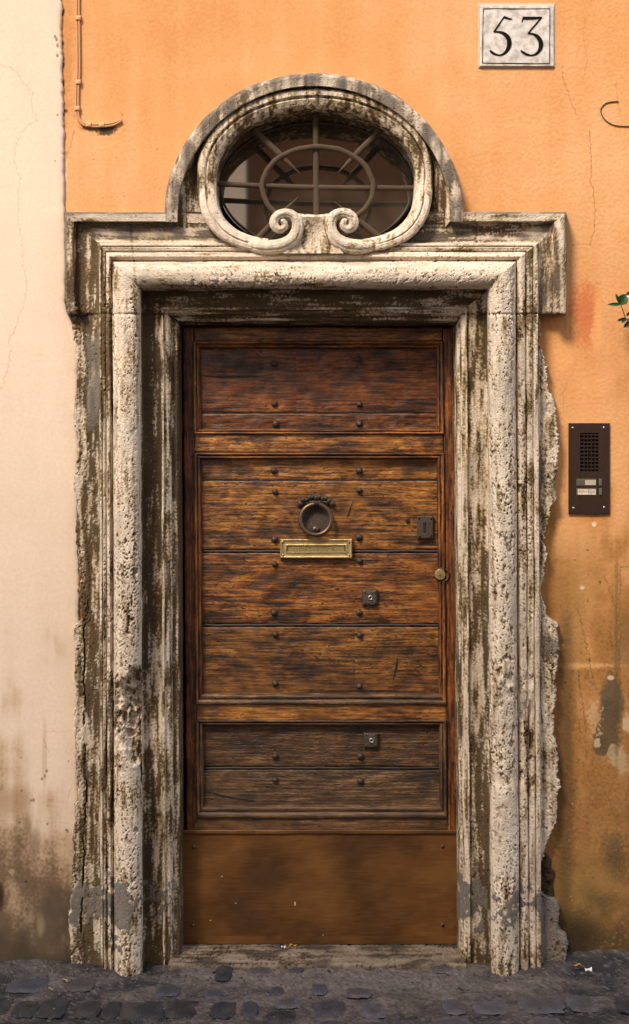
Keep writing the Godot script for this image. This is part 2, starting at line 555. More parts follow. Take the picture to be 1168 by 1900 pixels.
func lintel() -> ArrayMesh:
	var st := frame_stations()
	st.append_array(outer_stations())
	var ds := dense(st, 2.1)
	var nu := ds.size()
	var legn := 70
	var topn := 470
	var nv := legn * 2 + topn
	var P := PackedVector3Array()
	var cr := PackedFloat32Array()
	var pi_ := PackedFloat32Array()
	var gr := PackedFloat32Array()
	P.resize(nu * nv); cr.resize(nu * nv); pi_.resize(nu * nv); gr.resize(nu * nv)
	for v in nv:
		for u in nu:
			var s: Array = ds[u]
			var z: float = s[3]
			var x: float
			var y: float
			var c: float
			var g := 0.0
			var pt: float = s[7]
			var yj: float = maxf(583.0, s[2] + 2.0)
			var joint := 0.0
			if v < legn:
				var t := float(v) / legn
				x = s[0]
				y = lerpf(yj, s[2], t)
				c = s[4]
				joint = exp(-pow((y - yj) / 2.2, 2.0))
			elif v >= legn + topn:
				var t := float(v - legn - topn + 1) / legn
				x = s[1]
				y = lerpf(s[2], yj, t)
				c = s[6]
				joint = exp(-pow((y - yj) / 2.2, 2.0))
			else:
				var t := float(v - legn) / (topn - 1)
				x = lerpf(s[0], s[1], t)
				y = s[2]
				c = lerpf(s[4], s[5], smoothstep(0.0, 0.08, t))
				c = lerpf(c, s[6], smoothstep(0.93, 1.0, t))
				# the border stops where the arch rises
				var inside := smoothstep(319.0, 325.0, x) * (1.0 - smoothstep(841.0, 847.0, x))
				if z > 0.045 and y < 413.0:
					z = lerpf(z, 0.041, inside)
				# joint between the left corner stone and the long lintel stone
				if y > 415.0 and y < 545.0:
					joint = exp(-pow((x - 249.0 - (y - 480.0) * 0.1) / 2.0, 2.0)) * 0.8
				joint = maxf(joint, 0.7 * exp(-pow((x - (954.0 if y > 450.0 else 884.0) + sin(y * 0.3) * 1.5) / 1.6, 2.0)) * (1.0 if y < 520.0 else 0.0))
			# grey wash on the outer border
			if u > nu - 24:
				g = 0.75
			elif s[3] < 0.05 and y < 452.0 and v >= legn and v < legn + topn:
				g = 0.5
				c += 0.12
			if x > 1000.0 and y > 452.0:
				g = 0.35
			# ears end with a step above the jamb
			z -= joint * 0.005
			c += joint * 0.3
			# worn lower corner of the left ear
			if x < 140.0 and y > 530.0:
				x += smoothstep(540.0, 583.0, y) * 9.0 * (0.6 + n_fine.get_noise_2d(y * K, 2.0))
				c += 0.2
			var i := v * nu + u
			P[i] = V(x, y, z)
			cr[i] = c
			pi_[i] = pt
			gr[i] = g
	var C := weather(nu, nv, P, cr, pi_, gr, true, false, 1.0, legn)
	# nothing of the lintel stands in the oval opening
	var hole := PackedByteArray()
	hole.resize(P.size())
	for i in P.size():
		var f := D / (D - P[i].z)
		var px := 584.0 + P[i].x / K * f
		var py := 950.0 - (P[i].y - EYE) / K * f
		var a := absf(px - 586.0) / 201.0
		var b := absf(py - 320.0) / 138.0
		hole[i] = 1 if pow(a, 3.2) + pow(b, 3.2) < 1.0 else 0
	return grid(nu, nv, P, Vector3(0, 0, 1), C, PackedVector2Array(), false, Vector3.INF, hole)

func ear_foot(left: bool) -> ArrayMesh:     # the underside of an ear, back to the wall
	var P := PackedVector3Array()
	var C := PackedColorArray()
	for v in 5:
		for u in 24:
			var x := lerpf(128.0, 184.0, u / 23.0) if left else lerpf(999.0, 1050.0, u / 23.0)
			var y := 583.0 + n_fine.get_noise_2d(x * K, 5.0) * 3.0
			var edge := smoothstep(0.5, 0.6, u / 23.0)
			var zf := 0.045 + 0.026 * (1.0 - edge if left else edge)
			P.append(V(x, y + (0.6 if v == 0 else 0.0), lerpf(zf, -0.01, v / 4.0)))
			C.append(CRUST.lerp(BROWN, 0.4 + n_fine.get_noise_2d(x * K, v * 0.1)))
	return grid(24, 5, P, Vector3(0, -1, 0), C)

# concentric ovals: cx, cy, half width, half height, z, crust, pits, grey
func ovals(st: Array, a0: float, a1: float, na: int, straight: bool, lift: float) -> ArrayMesh:
	var ds := []
	for i in st.size() - 1:
		var a: Array = st[i]
		var b: Array = st[i + 1]
		var l: float = Vector2(maxf(absf(b[2] - a[2]), absf(b[3] - a[3])), (b[4] - a[4]) / K).length()
		var n: int = maxi(1, int(ceil(l / 2.0)))
		for k in n:
			var row := []
			for j in a.size():
				row.append(lerpf(a[j], b[j], float(k) / n))
			ds.append(row)
	ds.append(st[-1])
	var nu := ds.size()
	var P := PackedVector3Array()
	var cr := PackedFloat32Array()
	var pi_ := PackedFloat32Array()
	var gr := PackedFloat32Array()
	for v in na:
		var th := deg_to_rad(lerpf(a0, a1, float(v) / (na - 1)))
		for u in nu:
			var s: Array = ds[u]
			var ct := cos(th)
			var sn := sin(th)
			if sn < 0.0:
				var ex := 2.0 + 1.2 * smoothstep(0.0, 0.35, -sn)
				var rr := pow(pow(absf(ct), ex) + pow(absf(sn), ex), -1.0 / ex)
				ct *= rr
				sn *= rr
			var x: float = s[0] + s[2] * ct
			var y: float = s[1] - s[3] * sn
			if straight and sin(th) < 0.0:
				var k: float = s[8]
				x = lerpf(x, s[0] + s[2] * signf(cos(th)), k)
				y = lerpf(y, s[1] - sin(th) * 26.0, k)
			var z: float = s[4]
			var c: float = s[5]
			if lift > 0.0 and z > -0.02:
				var w := smoothstep(0.05, 0.55, -sin(th))
				z += lift * w
				c -= 0.55 * w
			# the left flank is paler than the crown and the right flank
			if lift > 0.0 and z > 0.02:
				c -= 0.25 * smoothstep(0.5, 1.0, -cos(th)) * smoothstep(-0.3, 0.3, sin(th))
			P.append(V(x, y, z))
			cr.append(c)
			pi_.append(s[6])
			gr.append(s[7])
	var C := weather(nu, na, P, cr, pi_, gr, false)
	return grid(nu, na, P, Vector3(0, 0, 1), C)

func stone_tube(path: Array, z0: float) -> ArrayMesh:    # path rows: x, y, radius, z offset
	var sm := smooth_path(path, 8)
	var pts := PackedVector3Array()
	var rad := PackedFloat32Array()
	for r in sm:
		pts.append(V(r[0], r[1], z0 + r[3]))
		rad.append(r[2] * K)
	var m := tube(pts, rad, 44, 0.0016, false, 0.95, 0.16)
	return tint(m, -0.22, 0.35)

func tint(m: ArrayMesh, crust_shade: float, pit: float, grey := 0.0) -> ArrayMesh:    # colours a closed stone body
	var arr := m.surface_get_arrays(0)
	var P: PackedVector3Array = arr[Mesh.ARRAY_VERTEX]
	var cr := PackedFloat32Array()
	var pi_ := PackedFloat32Array()
	var gr := PackedFloat32Array()
	cr.resize(P.size()); pi_.resize(P.size()); gr.resize(P.size())
	cr.fill(crust_shade); pi_.fill(pit); gr.fill(grey)
	var Q := P.duplicate()
	arr[Mesh.ARRAY_COLOR] = weather(P.size(), 1, Q, cr, pi_, gr, false)
	var out := ArrayMesh.new()
	out.add_surface_from_arrays(Mesh.PRIMITIVE_TRIANGLES, arr)
	return out

# ------------------------------------------------------------------ textures
func wall_texture(w: int, h: int, x0: float, x1: float, y1: float, cream: bool) -> Array:
	var big := bytes_of(noise(11 if cream else 12, 0.018, 4), w / 8, h / 8, w, h)
	var mid := bytes_of(noise(13 if cream else 14, 0.03, 4), w / 2, h / 2, w, h)
	var fin := bytes_of(noise(15 if cream else 16, 0.16, 3), w, h, w, h)
	var trowel := bytes_of(noise(17 if cream else 18, 0.05, 3), w / 3, h, w, h)
	var drip := bytes_of(noise(19 if cream else 20, 0.06, 4), w / 2, h / 22, w, h)
	var out := PackedByteArray()
	out.resize(w * h * 3)
	var hb := PackedByteArray()
	hb.resize(w * h)
	var base := (Color(0.715, 0.545, 0.415) if cream else Color(0.645, 0.335, 0.148)).linear_to_srgb()
	var alt := (Color(0.66, 0.50, 0.37) if cream else Color(0.57, 0.250, 0.088)).linear_to_srgb()
	var d1 := (Color(0.46, 0.31, 0.19) if cream else Color(0.40, 0.180, 0.052)).linear_to_srgb()
	var d2 := (Color(0.17, 0.105, 0.06) if cream else Color(0.215, 0.100, 0.030)).linear_to_srgb()
	var d3 := (Color(0.06, 0.045, 0.03) if cream else Color(0.07, 0.048, 0.02)).linear_to_srgb()
	var ppm := w / (x1 - x0)
	for j in h:
		var Y := y1 - j / ppm
		var py := 950.0 - (Y - EYE) / K
		for i in w:
			var k := j * w + i
			var px := 584.0 + (x0 + i / ppm) / K
			var a := big[k] / 255.0
			var b := mid[k] / 255.0
			var c := fin[k] / 255.0
			var t := trowel[k] / 255.0
			var dr := drip[k] / 255.0
			var f := clampf(a * 0.9 + b * 0.45 + dr * 0.5 - 0.55, 0.0, 1.0)
			var col := base.lerp(alt, f)
			var hh := t * 0.14 + c * 0.62 + b * 0.05
			if cream:
				var q := py + (a - 0.5) * 420.0 + (b - 0.5) * 260.0 + (dr - 0.5) * 260.0 + (c - 0.5) * 90.0 - (px - 60.0) * 0.5
				col = col.lerp(d1, smoothstep(1300.0, 1560.0, q))
				col = col.lerp(d2, smoothstep(1470.0, 1740.0, q + (c - 0.5) * 120.0))
				col = col.lerp(d3, smoothstep(1620.0, 1810.0, py + (b - 0.5) * 160.0) * 0.85)
				hh = t * 0.25 + c * 0.12 + b * 0.3
				col = col * (0.975 + 0.05 * c)
			else:
				var right := smoothstep(700.0, 1000.0, px)
				var q := py + (a - 0.5) * 500.0 + (b - 0.5) * 300.0 + (dr - 0.5) * 340.0 + (c - 0.5) * 120.0
				col = col.lerp(d1, smoothstep(880.0, 1230.0, q) * (0.35 + 0.65 * clampf(b * 1.5 - 0.1, 0.0, 1.0)))
				col = col.lerp(d2, smoothstep(980.0, 1600.0, q + (c - 0.5) * 260.0) * (0.45 + 0.5 * c))
				col = col.lerp(d3, smoothstep(1560.0, 1790.0, py + (b - 0.5) * 260.0 + (c - 0.5) * 90.0) * 0.8)
				hh = hh * (0.55 + 0.40 * right) + 0.1
				# gritty light and dark grains where the paint has worn
				var wear := smoothstep(1050.0, 1300.0, py + (a - 0.5) * 300.0)
				if wear > 0.0:
					var gsp := c - 0.5
					col = col.lerp(alt if gsp > 0.0 else d3, clampf((absf(gsp) - 0.08) * 1.8, 0.0, 0.4) * wear)
				col = col * (0.96 + 0.08 * c)
			out[k * 3] = clampi(int(col.r * 255.0), 0, 255)
			out[k * 3 + 1] = clampi(int(col.g * 255.0), 0, 255)
			out[k * 3 + 2] = clampi(int(col.b * 255.0), 0, 255)
			hb[k] = clampi(int(hh * 190.0), 0, 255)
	return [Image.create_from_data(w, h, false, Image.FORMAT_RGB8, out), Image.create_from_data(w, h, false, Image.FORMAT_L8, hb), mid, fin, ppm, x0, y1]

# a stain or a patch of other plaster with a ragged outline, drawn in elevation units
func patch(T: Array, cx: float, cy: float, rx: float, ry: float, color: Color, amount: float, ragged: float, edge := 0.15, dh := 0.0, fine := 0.0) -> void:
	var im: Image = T[0]
	var hm: Image = T[1]
	var mid: PackedByteArray = T[2]
	var fin: PackedByteArray = T[3]
	var ppm: float = T[4]
	var w := im.get_width()
	var h := im.get_height()
	var s := color.linear_to_srgb()
	var i0: int = clampi(int(((cx - rx * 1.6 - 584.0) * K - T[5]) * ppm), 0, w - 1)
	var i1: int = clampi(int(((cx + rx * 1.6 - 584.0) * K - T[5]) * ppm), 0, w - 1)
	var j0: int = clampi(int((T[6] - EYE - (950.0 - cy + ry * 1.6) * K) * ppm), 0, h - 1)
	var j1: int = clampi(int((T[6] - EYE - (950.0 - cy - ry * 1.6) * K) * ppm), 0, h - 1)
	for j in range(j0, j1):
		var py: float = 950.0 - (T[6] - j / ppm - EYE) / K
		for i in range(i0, i1):
			var px: float = 584.0 + (T[5] + i / ppm) / K
			var k := j * w + i
			var d := Vector2((px - cx) / rx, (py - cy) / ry).length() + (mid[k] / 255.0 - 0.5) * ragged + (fin[k] / 255.0 - 0.5) * fine
			var f := (1.0 - smoothstep(1.0 - edge, 1.0 + edge * 0.5, d)) * amount
			if f > 0.01:
				im.set_pixel(i, j, im.get_pixel(i, j).lerp(s, f))
				if dh != 0.0:
					var v := hm.get_pixel(i, j).r
					hm.set_pixel(i, j, Color(v + dh * f, 0, 0))

# a hairline crack or scratch along a jittered line
func crack(T: Array, pts: Array, color: Color, width: float, amount: float, jitter := 3.0, deep := 0.5) -> void:
	var im: Image = T[0]
	var hm: Image = T[1]
	var ppm: float = T[4]
	var w := im.get_width()
	var h := im.get_height()
	var s := color.linear_to_srgb()
	var r := width * K * ppm * 0.32
	for q in pts.size() - 1:
		var a := Vector2(pts[q][0], pts[q][1])
		var b := Vector2(pts[q + 1][0], pts[q + 1][1])
		var n: int = int(a.distance_to(b) * K * ppm * 1.4) + 1
		for e in n:
			var p := a.lerp(b, float(e) / n)
			p += Vector2(n_fine.get_noise_2d(p.x * K * 0.5, p.y * K * 0.5), n_fine.get_noise_2d(p.x * K * 0.5 + 9.0, p.y * K * 0.5)) * jitter
			var x: float = ((p.x - 584.0) * K - T[5]) * ppm
			var y: float = (T[6] - EYE - (950.0 - p.y) * K) * ppm
			for j in range(int(y - r - 1), int(y + r + 2)):
				for i in range(int(x - r - 1), int(x + r + 2)):
					if i < 0 or j < 0 or i >= w or j >= h:
						continue
					var f := clampf(r + 0.5 - Vector2(i - x, j - y).length(), 0.0, 1.0) * amount * 0.5
					if f > 0.0:
						im.set_pixel(i, j, im.get_pixel(i, j).lerp(s, f))
						hm.set_pixel(i, j, Color(maxf(0.0, hm.get_pixel(i, j).r - deep * f), 0, 0))

func wood_texture(sd: int, worn: bool) -> Array:
	var w := 1024
	var h := 512
	var streak := bytes_of(noise(sd, 0.20, 4), 28, h, w, h, true)
	var pores := bytes_of(noise(sd + 1, 0.22, 2), 128, h, w, h, true)
	var warp := bytes_of(noise(sd + 2, 0.02, 3), 128, 128, w, h, true)
	var blot := bytes_of(noise(sd + 3, 0.05, 3), 64, 200, w, h, true)
	var fleck := bytes_of(noise(sd + 4, 0.28, 3), 128, h, w, h, true)
	var out := PackedByteArray()
	out.resize(w * h * 3)
	var hb := PackedByteArray()
	hb.resize(w * h)
	var dark := (Color(0.022, 0.013, 0.007) if worn else Color(0.016, 0.0068, 0.0028)).linear_to_srgb()
	var mid := (Color(0.105, 0.058, 0.026) if worn else Color(0.215, 0.077, 0.0135)).linear_to_srgb()
	var lite := (Color(0.32, 0.20, 0.10) if worn else Color(0.60, 0.260, 0.052)).linear_to_srgb()
	for j in h:
		for i in w:
			var k := j * w + i
			var s := streak[k] / 255.0
			var po := pores[k] / 255.0
			var wa := warp[k] / 255.0
			var bl := blot[k] / 255.0
			var fl := fleck[k] / 255.0
			var ring := 0.5 + 0.5 * sin(TAU * (j * 14.0 / h + wa * 4.0) + s * 2.0)
			var v := s * 0.62 + ring * 0.12 + bl * 0.36 + po * 0.24 - 0.20
			v += (fl - 0.5) * 0.32
			v = (v - 0.47) * 1.35 + 0.45
			var col: Color
			if v < 0.5:
				col = dark.lerp(mid, clampf(v * 2.0, 0.0, 1.0))
			else:
				col = mid.lerp(lite, clampf((v - 0.5) * 2.0, 0.0, 1.0))
			var gouge := smoothstep(0.70, 0.82, po) * 0.8
			col = col.lerp(dark, gouge)
			var stain := smoothstep(0.62, 0.82, 1.0 - bl + (fl - 0.5) * 0.3)
			col = col.lerp(dark, stain * 0.32)
			if worn:
				col = col.lerp(Color(0.60, 0.48, 0.34), smoothstep(0.70, 0.80, s * 0.6 + fl * 0.5) * 0.5)
			out[k * 3] = clampi(int(col.r * 255.0), 0, 255)
			out[k * 3 + 1] = clampi(int(col.g * 255.0), 0, 255)
			out[k * 3 + 2] = clampi(int(col.b * 255.0), 0, 255)
			hb[k] = clampi(int((s * 0.5 + fl * 0.25 + ring * 0.1 - gouge * 0.5 + 0.25) * 200.0), 0, 255)
	return [tex(Image.create_from_data(w, h, false, Image.FORMAT_RGB8, out)), tex(Image.create_from_data(w, h, false, Image.FORMAT_L8, hb))]

func wood(T: Array, tintc: Color, rough: float, coat: float, relief := 0.22) -> StandardMaterial3D:
	var m := plain(tintc, rough)
	m.albedo_texture = T[0]
	m.heightmap_enabled = true
	m.heightmap_texture = T[1]
	m.heightmap_scale = relief
	m.metallic_specular = 0.5
	if coat > 0.0:
		m.clearcoat_enabled = true
		m.clearcoat = coat
		m.clearcoat_roughness = 0.35
	return m

func blotch_texture(w: int, h: int, sd: int, a: Color, b: Color, c: Color, f: float) -> ImageTexture:
	var n1 := bytes_of(noise(sd, f, 4), w, h, w, h)
	var n2 := bytes_of(noise(sd + 1, 0.2, 4), w / 10, h, w, h) if sd == 401 else bytes_of(noise(sd + 1, f * 6.0, 3), w, h, w, h)
	var out := PackedByteArray()
	out.resize(w * h * 3)
	var sa := a.linear_to_srgb()
	var sb := b.linear_to_srgb()
	var sc := c.linear_to_srgb()
	for k in w * h:
		var v := n1[k] / 255.0 * 0.8 + n2[k] / 255.0 * 0.25
		var col := sa.lerp(sb, smoothstep(0.25, 0.6, v)).lerp(sc, smoothstep(0.58, 0.85, v))
		out[k * 3] = int(col.r * 255.0)
		out[k * 3 + 1] = int(col.g * 255.0)
		out[k * 3 + 2] = int(col.b * 255.0)
	return tex(Image.create_from_data(w, h, false, Image.FORMAT_RGB8, out))

# ------------------------------------------------------------------ build
func _ready() -> void:
	rng.seed = 53
	# camera
	var cam := Camera3D.new()
	cam.name = "camera"
	cam.position = Vector3(0, EYE, D)
	cam.fov = rad_to_deg(2.0 * atan(950.0 * K / D))
	cam.near = 0.05
	cam.far = 200.0
	cam.current = true
	add_child(cam)
	# sky, sun, exposure
	var env := Environment.new()
	env.background_mode = Environment.BG_SKY
	var sky := Sky.new()
	var psm := ProceduralSkyMaterial.new()
	psm.sky_top_color = Color(0.66, 0.70, 0.78)
	psm.sky_horizon_color = Color(0.86, 0.85, 0.82)
	psm.sky_curve = 0.25
	psm.ground_bottom_color = Color(0.25, 0.22, 0.2)
	psm.ground_horizon_color = Color(0.5, 0.47, 0.43)
	psm.sky_energy_multiplier = 1.0
	sky.sky_material = psm
	env.sky = sky
	env.tonemap_mode = Environment.TONE_MAPPER_LINEAR
	env.tonemap_exposure = 3.55
	env.sdfgi_enabled = true
	env.ssao_enabled = true
	env.ssil_enabled = true
	var we := WorldEnvironment.new()
	we.name = "environment"
	we.environment = env
	add_child(we)
	var sun := DirectionalLight3D.new()
	sun.name = "sun"
	sun.light_energy = 0.5
	sun.light_color = Color(1.0, 0.95, 0.87)
	sun.light_angular_distance = 14.0
	sun.shadow_enabled = true
	add_child(sun)
	sun.look_at_from_position(Vector3(-0.42, 0.78, 0.62), Vector3.ZERO, Vector3.UP)

	n_low = noise(1, 3.2, 3)
	n_mid = noise(2, 13.0, 3)
	n_streak = noise(3, 45.0, 3)
	n_fine = noise(4, 95.0, 3)
	n_pit = noise(5, 105.0, 2)
	n_big = noise(6, 1.0, 3)

	make_materials()
	build_setting()
	build_walls()
	build_surround()
	build_window()
	build_door()
	build_wall_things()
	build_street_litter()

func make_materials() -> void:
	var grain := noise(31, 0.11, 4).get_seamless_image(512, 512)
	grain.convert(Image.FORMAT_L8)
	M.grain = tex(grain)
	var st := plain(Color.WHITE, 0.92)
	st.vertex_color_use_as_albedo = true
	st.metallic_specular = 0.3
	M.stone = bumped(st, M.grain, 0.24, 2.6)
	var gr := plain(Color.WHITE, 0.85)
	gr.vertex_color_use_as_albedo = true
	M.ground = bumped(gr, M.grain, 0.45, 2.2)
	var cb := plain(Color.WHITE, 0.55)
	cb.vertex_color_use_as_albedo = true
	M.cobble = bumped(cb, M.grain, 0.35, 3.0)
	M.iron = bumped(plain(lin(0.075, 0.052, 0.038), 0.45, 0.6), M.grain, 0.25, 5.0)
	M.rusty = bumped(plain(lin(0.080, 0.048, 0.024), 0.8, 0.1), M.grain, 0.45, 5.0)
	M.brass = bumped(plain(lin(0.50, 0.36, 0.17), 0.4, 0.8), M.grain, 0.08, 4.0)
	M.brass_dark = bumped(plain(lin(0.27, 0.19, 0.07), 0.5, 0.7), M.grain, 0.25, 6.0)
	M.steel = plain(lin(0.55, 0.52, 0.48), 0.3, 0.9)
	M.knob = plain(lin(0.12, 0.072, 0.05), 0.38, 0.7)
	M.dark = plain(lin(0.012, 0.010, 0.009), 0.9)
	var wa := wood_texture(101, false)
	var wb := wood_texture(201, false)
	var wc := wood_texture(301, true)
	M.planks = [
		wood(wa, Color(0.78, 0.68, 0.64), 0.45, 0.22), wood(wa, Color(0.70, 0.62, 0.58), 0.45, 0.22),
		wood(wb, Color(1.0, 1.0, 0.95), 0.45, 0.22), wood(wa, Color(0.95, 0.95, 0.92), 0.45, 0.22),
		wood(wb, Color(0.92, 0.88, 0.85), 0.45, 0.22), wood(wa, Color(0.84, 0.84, 0.80), 0.5, 0.15),
		wood(wc, Color(0.84, 0.74, 0.60), 0.62, 0.1, 0.4), wood(wc, Color(0.88, 0.82, 0.72), 0.65, 0.05, 0.4)]
	M.rail = wood(wb, Color(1.0, 1.0, 1.0), 0.45, 0.22)
	M.rail_worn = wood(wc, Color(0.95, 0.85, 0.72), 0.6, 0.1, 0.35)
	M.stile = wood(wa, Color(0.82, 0.72, 0.66), 0.45, 0.22)
	M.moulding = wood(wb, Color(0.90, 0.84, 0.78), 0.5, 0.15)
	M.moulding_worn = wood(wc, Color(0.92, 0.84, 0.74), 0.6, 0.1)
	var kp := plain(Color.WHITE, 0.5, 0.45)
	kp.albedo_texture = blotch_texture(512, 256, 401, Color(0.095, 0.040, 0.012), Color(0.165, 0.068, 0.017), Color(0.225, 0.096, 0.026), 0.0052)
	kp.uv1_scale = Vector3(1.0, 2.0, 1.0)
	M.kick = kp
	bumped(kp, M.grain, 0.03)

func build_setting() -> void:
	# the street: one big sheet, and the near strip with its own relief
	var far := PlaneMesh.new()
	far.size = Vector2(120, 120)
	var fm := plain(lin(0.07, 0.065, 0.062), 0.9)
	var big := structure("street", moved(far, Transform3D(Basis(), Vector3(0, -0.03, 40))), bumped(fm, M.grain, 1.0, 0.8))
	big.set_meta("label", "dark street ground running along the houses")
	# paving strip at the foot of the wall
	var nx := 420
	var nz := 170
	var P := PackedVector3Array()
	var C := PackedColorArray()
	P.resize(nx * nz); C.resize(nx * nz)
	for v in nz:
		var z := lerpf(1.25, -0.16, float(v) / (nz - 1))
		for u in nx:
			var x := lerpf(-1.75, 1.75, float(u) / (nx - 1))
			var lo := n_low.get_noise_2d(x, z * 1.6)
			var mi := n_mid.get_noise_2d(x, z)
			var fi := n_fine.get_noise_2d(x * 0.8, z * 0.8)
			var y := lo * 0.010 + mi * 0.005 + fi * 0.0032 - 0.004
			# drift of dirt against the right wall and the jambs
			y += 0.030 * smoothstep(0.16, 0.0, z) * smoothstep(0.6, 1.0, x) + 0.014 * smoothstep(0.22, 0.02, z)
			var dust := exp(-pow((x - 0.16) / 0.62, 2.0)) * smoothstep(0.62, 0.10, z)
			var d := clampf(dust * 1.0 + lo * 0.8 + mi * 0.4 + 0.22, 0.0, 1.0)
			var col := Color(0.014, 0.0128, 0.0138).lerp(Color(0.105, 0.080, 0.068), d)
			col = col * (1.0 + fi * 0.75)
			var spk := n_pit.get_noise_2d(x * 1.9, z * 1.9)
			if spk > 0.42:
				col = col.lerp(Color(0.16, 0.13, 0.11), 0.5)
			elif spk < -0.42:
				col = col.lerp(Color(0.016, 0.013, 0.012), 0.6)
			col.a = 1.0
			P[v * nx + u] = Vector3(x, y, z)
			C[v * nx + u] = col
	var strip := structure("pavement", grid(nx, nz, P, Vector3.UP, C), M.ground)
	# the small basalt setts that show through the mortar, drawn in elevation units
	var setts := [
		[72, 124, 1851, 1888, 0], [144, 188, 1852, 1886, 0], [190, 224, 1855, 1888, 0], [226, 309, 1853, 1891, 0], [307, 368, 1855, 1889, 0], [392, 438, 1860, 1892, 0], [448, 479, 1856, 1886, 1], [492, 553, 1872, 1898, 0],
		[583, 645, 1855, 1886, 1], [671, 714, 1860, 1891, 2], [822, 863, 1853, 1882, 2], [876, 946, 1855, 1880, 2], [962, 1046, 1850, 1880, 2], [1052, 1108, 1846, 1876, 2], [1140, 1200, 1850, 1880, 0],
		[-40, 20, 1852, 1886, 0], [24, 70, 1856, 1888, 0], [510, 560, 1852, 1870, 2],
		[399, 432, 1796, 1821, 0], [537, 566, 1789, 1809, 0], [460, 505, 1790, 1812, 3], [578, 608, 1826, 1846, 1], [799, 838, 1788, 1809, 3], [14, 98, 1815, 1840, 1], [126, 176, 1816, 1840, 3], [286, 336, 1830, 1848, 1], [380, 412, 1834, 1850, 1], [500, 528, 1828, 1848, 1], [640, 690, 1832, 1850, 3],
		[255, 320, 1897, 1925, 3], [330, 420, 1900, 1935, 0], [430, 500, 1904, 1940, 0], [590, 640, 1893, 1922, 1], [660, 740, 1896, 1930, 1], [800, 880, 1890, 1925, 2], [898, 930, 1892, 1918, 2], [982, 1046, 1888, 1922, 2], [1060, 1130, 1892, 1926, 0], [40, 110, 1896, 1930, 0], [118, 190, 1899, 1934, 0], [196, 250, 1898, 1930, 0], [-60, 30, 1897, 1930, 0], [520, 580, 1903, 1936, 0], [750, 795, 1900, 1932, 2]]
	var tones := [Color(0.011, 0.012, 0.016), Color(0.029, 0.031, 0.040), Color(0.050, 0.048, 0.056), Color(0.046, 0.038, 0.038)]
	for s in setts:
		var z0 := D - EYE * D / ((float(s[2]) - 950.0) * K)
		var z1 := D - EYE * D / ((float(s[3]) - 950.0) * K)
		var f := (D - (z0 + z1) * 0.5) / D
		var c := Vector3((s[0] + s[1]) * 0.5 - 584.0, 0, 0) * K * f
		c.z = (z0 + z1) * 0.5
		sett(strip, c, (s[1] - s[0]) * K * f * 0.5, absf(z1 - z0) * 0.5, tones[s[4]])
	# more of them towards the lens
	for r in 4:
		var z := 0.66 + r * 0.125
		for q in 22:
			var x := -1.5 + q * 0.14 + (0.07 if r % 2 else 0.0) + rng.randf_range(-0.012, 0.012)
			sett(strip, Vector3(x, 0, z + rng.randf_range(-0.01, 0.01)), rng.randf_range(0.05, 0.062), rng.randf_range(0.046, 0.056), tones[rng.randi_range(0, 1)])
	# the dark hall behind door and window
	var hall := plain(lin(0.06, 0.05, 0.042), 0.9)
	var bx := [
		[Vector3(-0.80, -0.1, -3.2), Vector3(-0.70, 3.25, -0.012)], [Vector3(0.74, -0.1, -3.2), Vector3(0.84, 3.25, -0.012)],
		[Vector3(-0.70, 3.15, -3.2), Vector3(0.74, 3.25, -0.012)], [Vector3(-0.70, -0.1, -3.2), Vector3(0.74, 3.15, -3.1)], [Vector3(-0.70, -0.1, -3.1), Vector3(0.74, -0.045, -0.17)]]
	var hm := []
	for b in bx:
		hm.append(box(b[0], b[1]))
	structure("hall", join(hm), hall)

func sett(strip: Node3D, c: Vector3, rx: float, rz: float, tone: Color) -> void:
	var n := 9
	var P := PackedVector3Array()
	var C := PackedColorArray()
	var sd := c.x * 13.0 + c.z * 7.0
	var t2 := tone * rng.randf_range(0.8, 1.25)
	for v in n:
		for u in n:
			var a := Vector2(u, v) * 2.0 / (n - 1) - Vector2.ONE
			var m := maxf(absf(a.x), absf(a.y))
			# square to rounded square
			var q := a
			if m > 0.0:
				q = a * lerpf(1.0, m / a.length(), 0.45)
			var jit := 1.0 + 0.16 * n_big.get_noise_2d(q.x * 2.0 + sd, q.y * 2.0) + 0.05 * n_big.get_noise_2d(q.x * 9.0 + sd, q.y * 9.0)
			var y := 0.0065 * pow(maxf(0.0, 1.0 - pow(m, 3.2)), 0.5) - 0.0025 + n_fine.get_noise_2d(c.x + q.x * rx, c.z + q.y * rz) * 0.003
			var x := c.x + q.x * rx * jit
			var z := c.z + q.y * rz * jit
			y += n_low.get_noise_2d(c.x, c.z * 1.6) * 0.010 + 0.014 * smoothstep(0.22, 0.02, z)
			P.append(Vector3(x, y, z))
			var k := 1.0 + 0.5 * n_fine.get_noise_2d(x * 0.7, z * 0.7) + 0.55 * smoothstep(0.55, 0.9, m)
			var col := t2 * k
			col = col.lerp(Color(0.048, 0.039, 0.036), clampf(0.22 + n_mid.get_noise_2d(x, z) * 1.1, 0.0, 0.8))
			col.a = 1.0
			C.append(col)
	part("cobblestone", grid(n, n, P, Vector3.UP, C), M.cobble, strip)

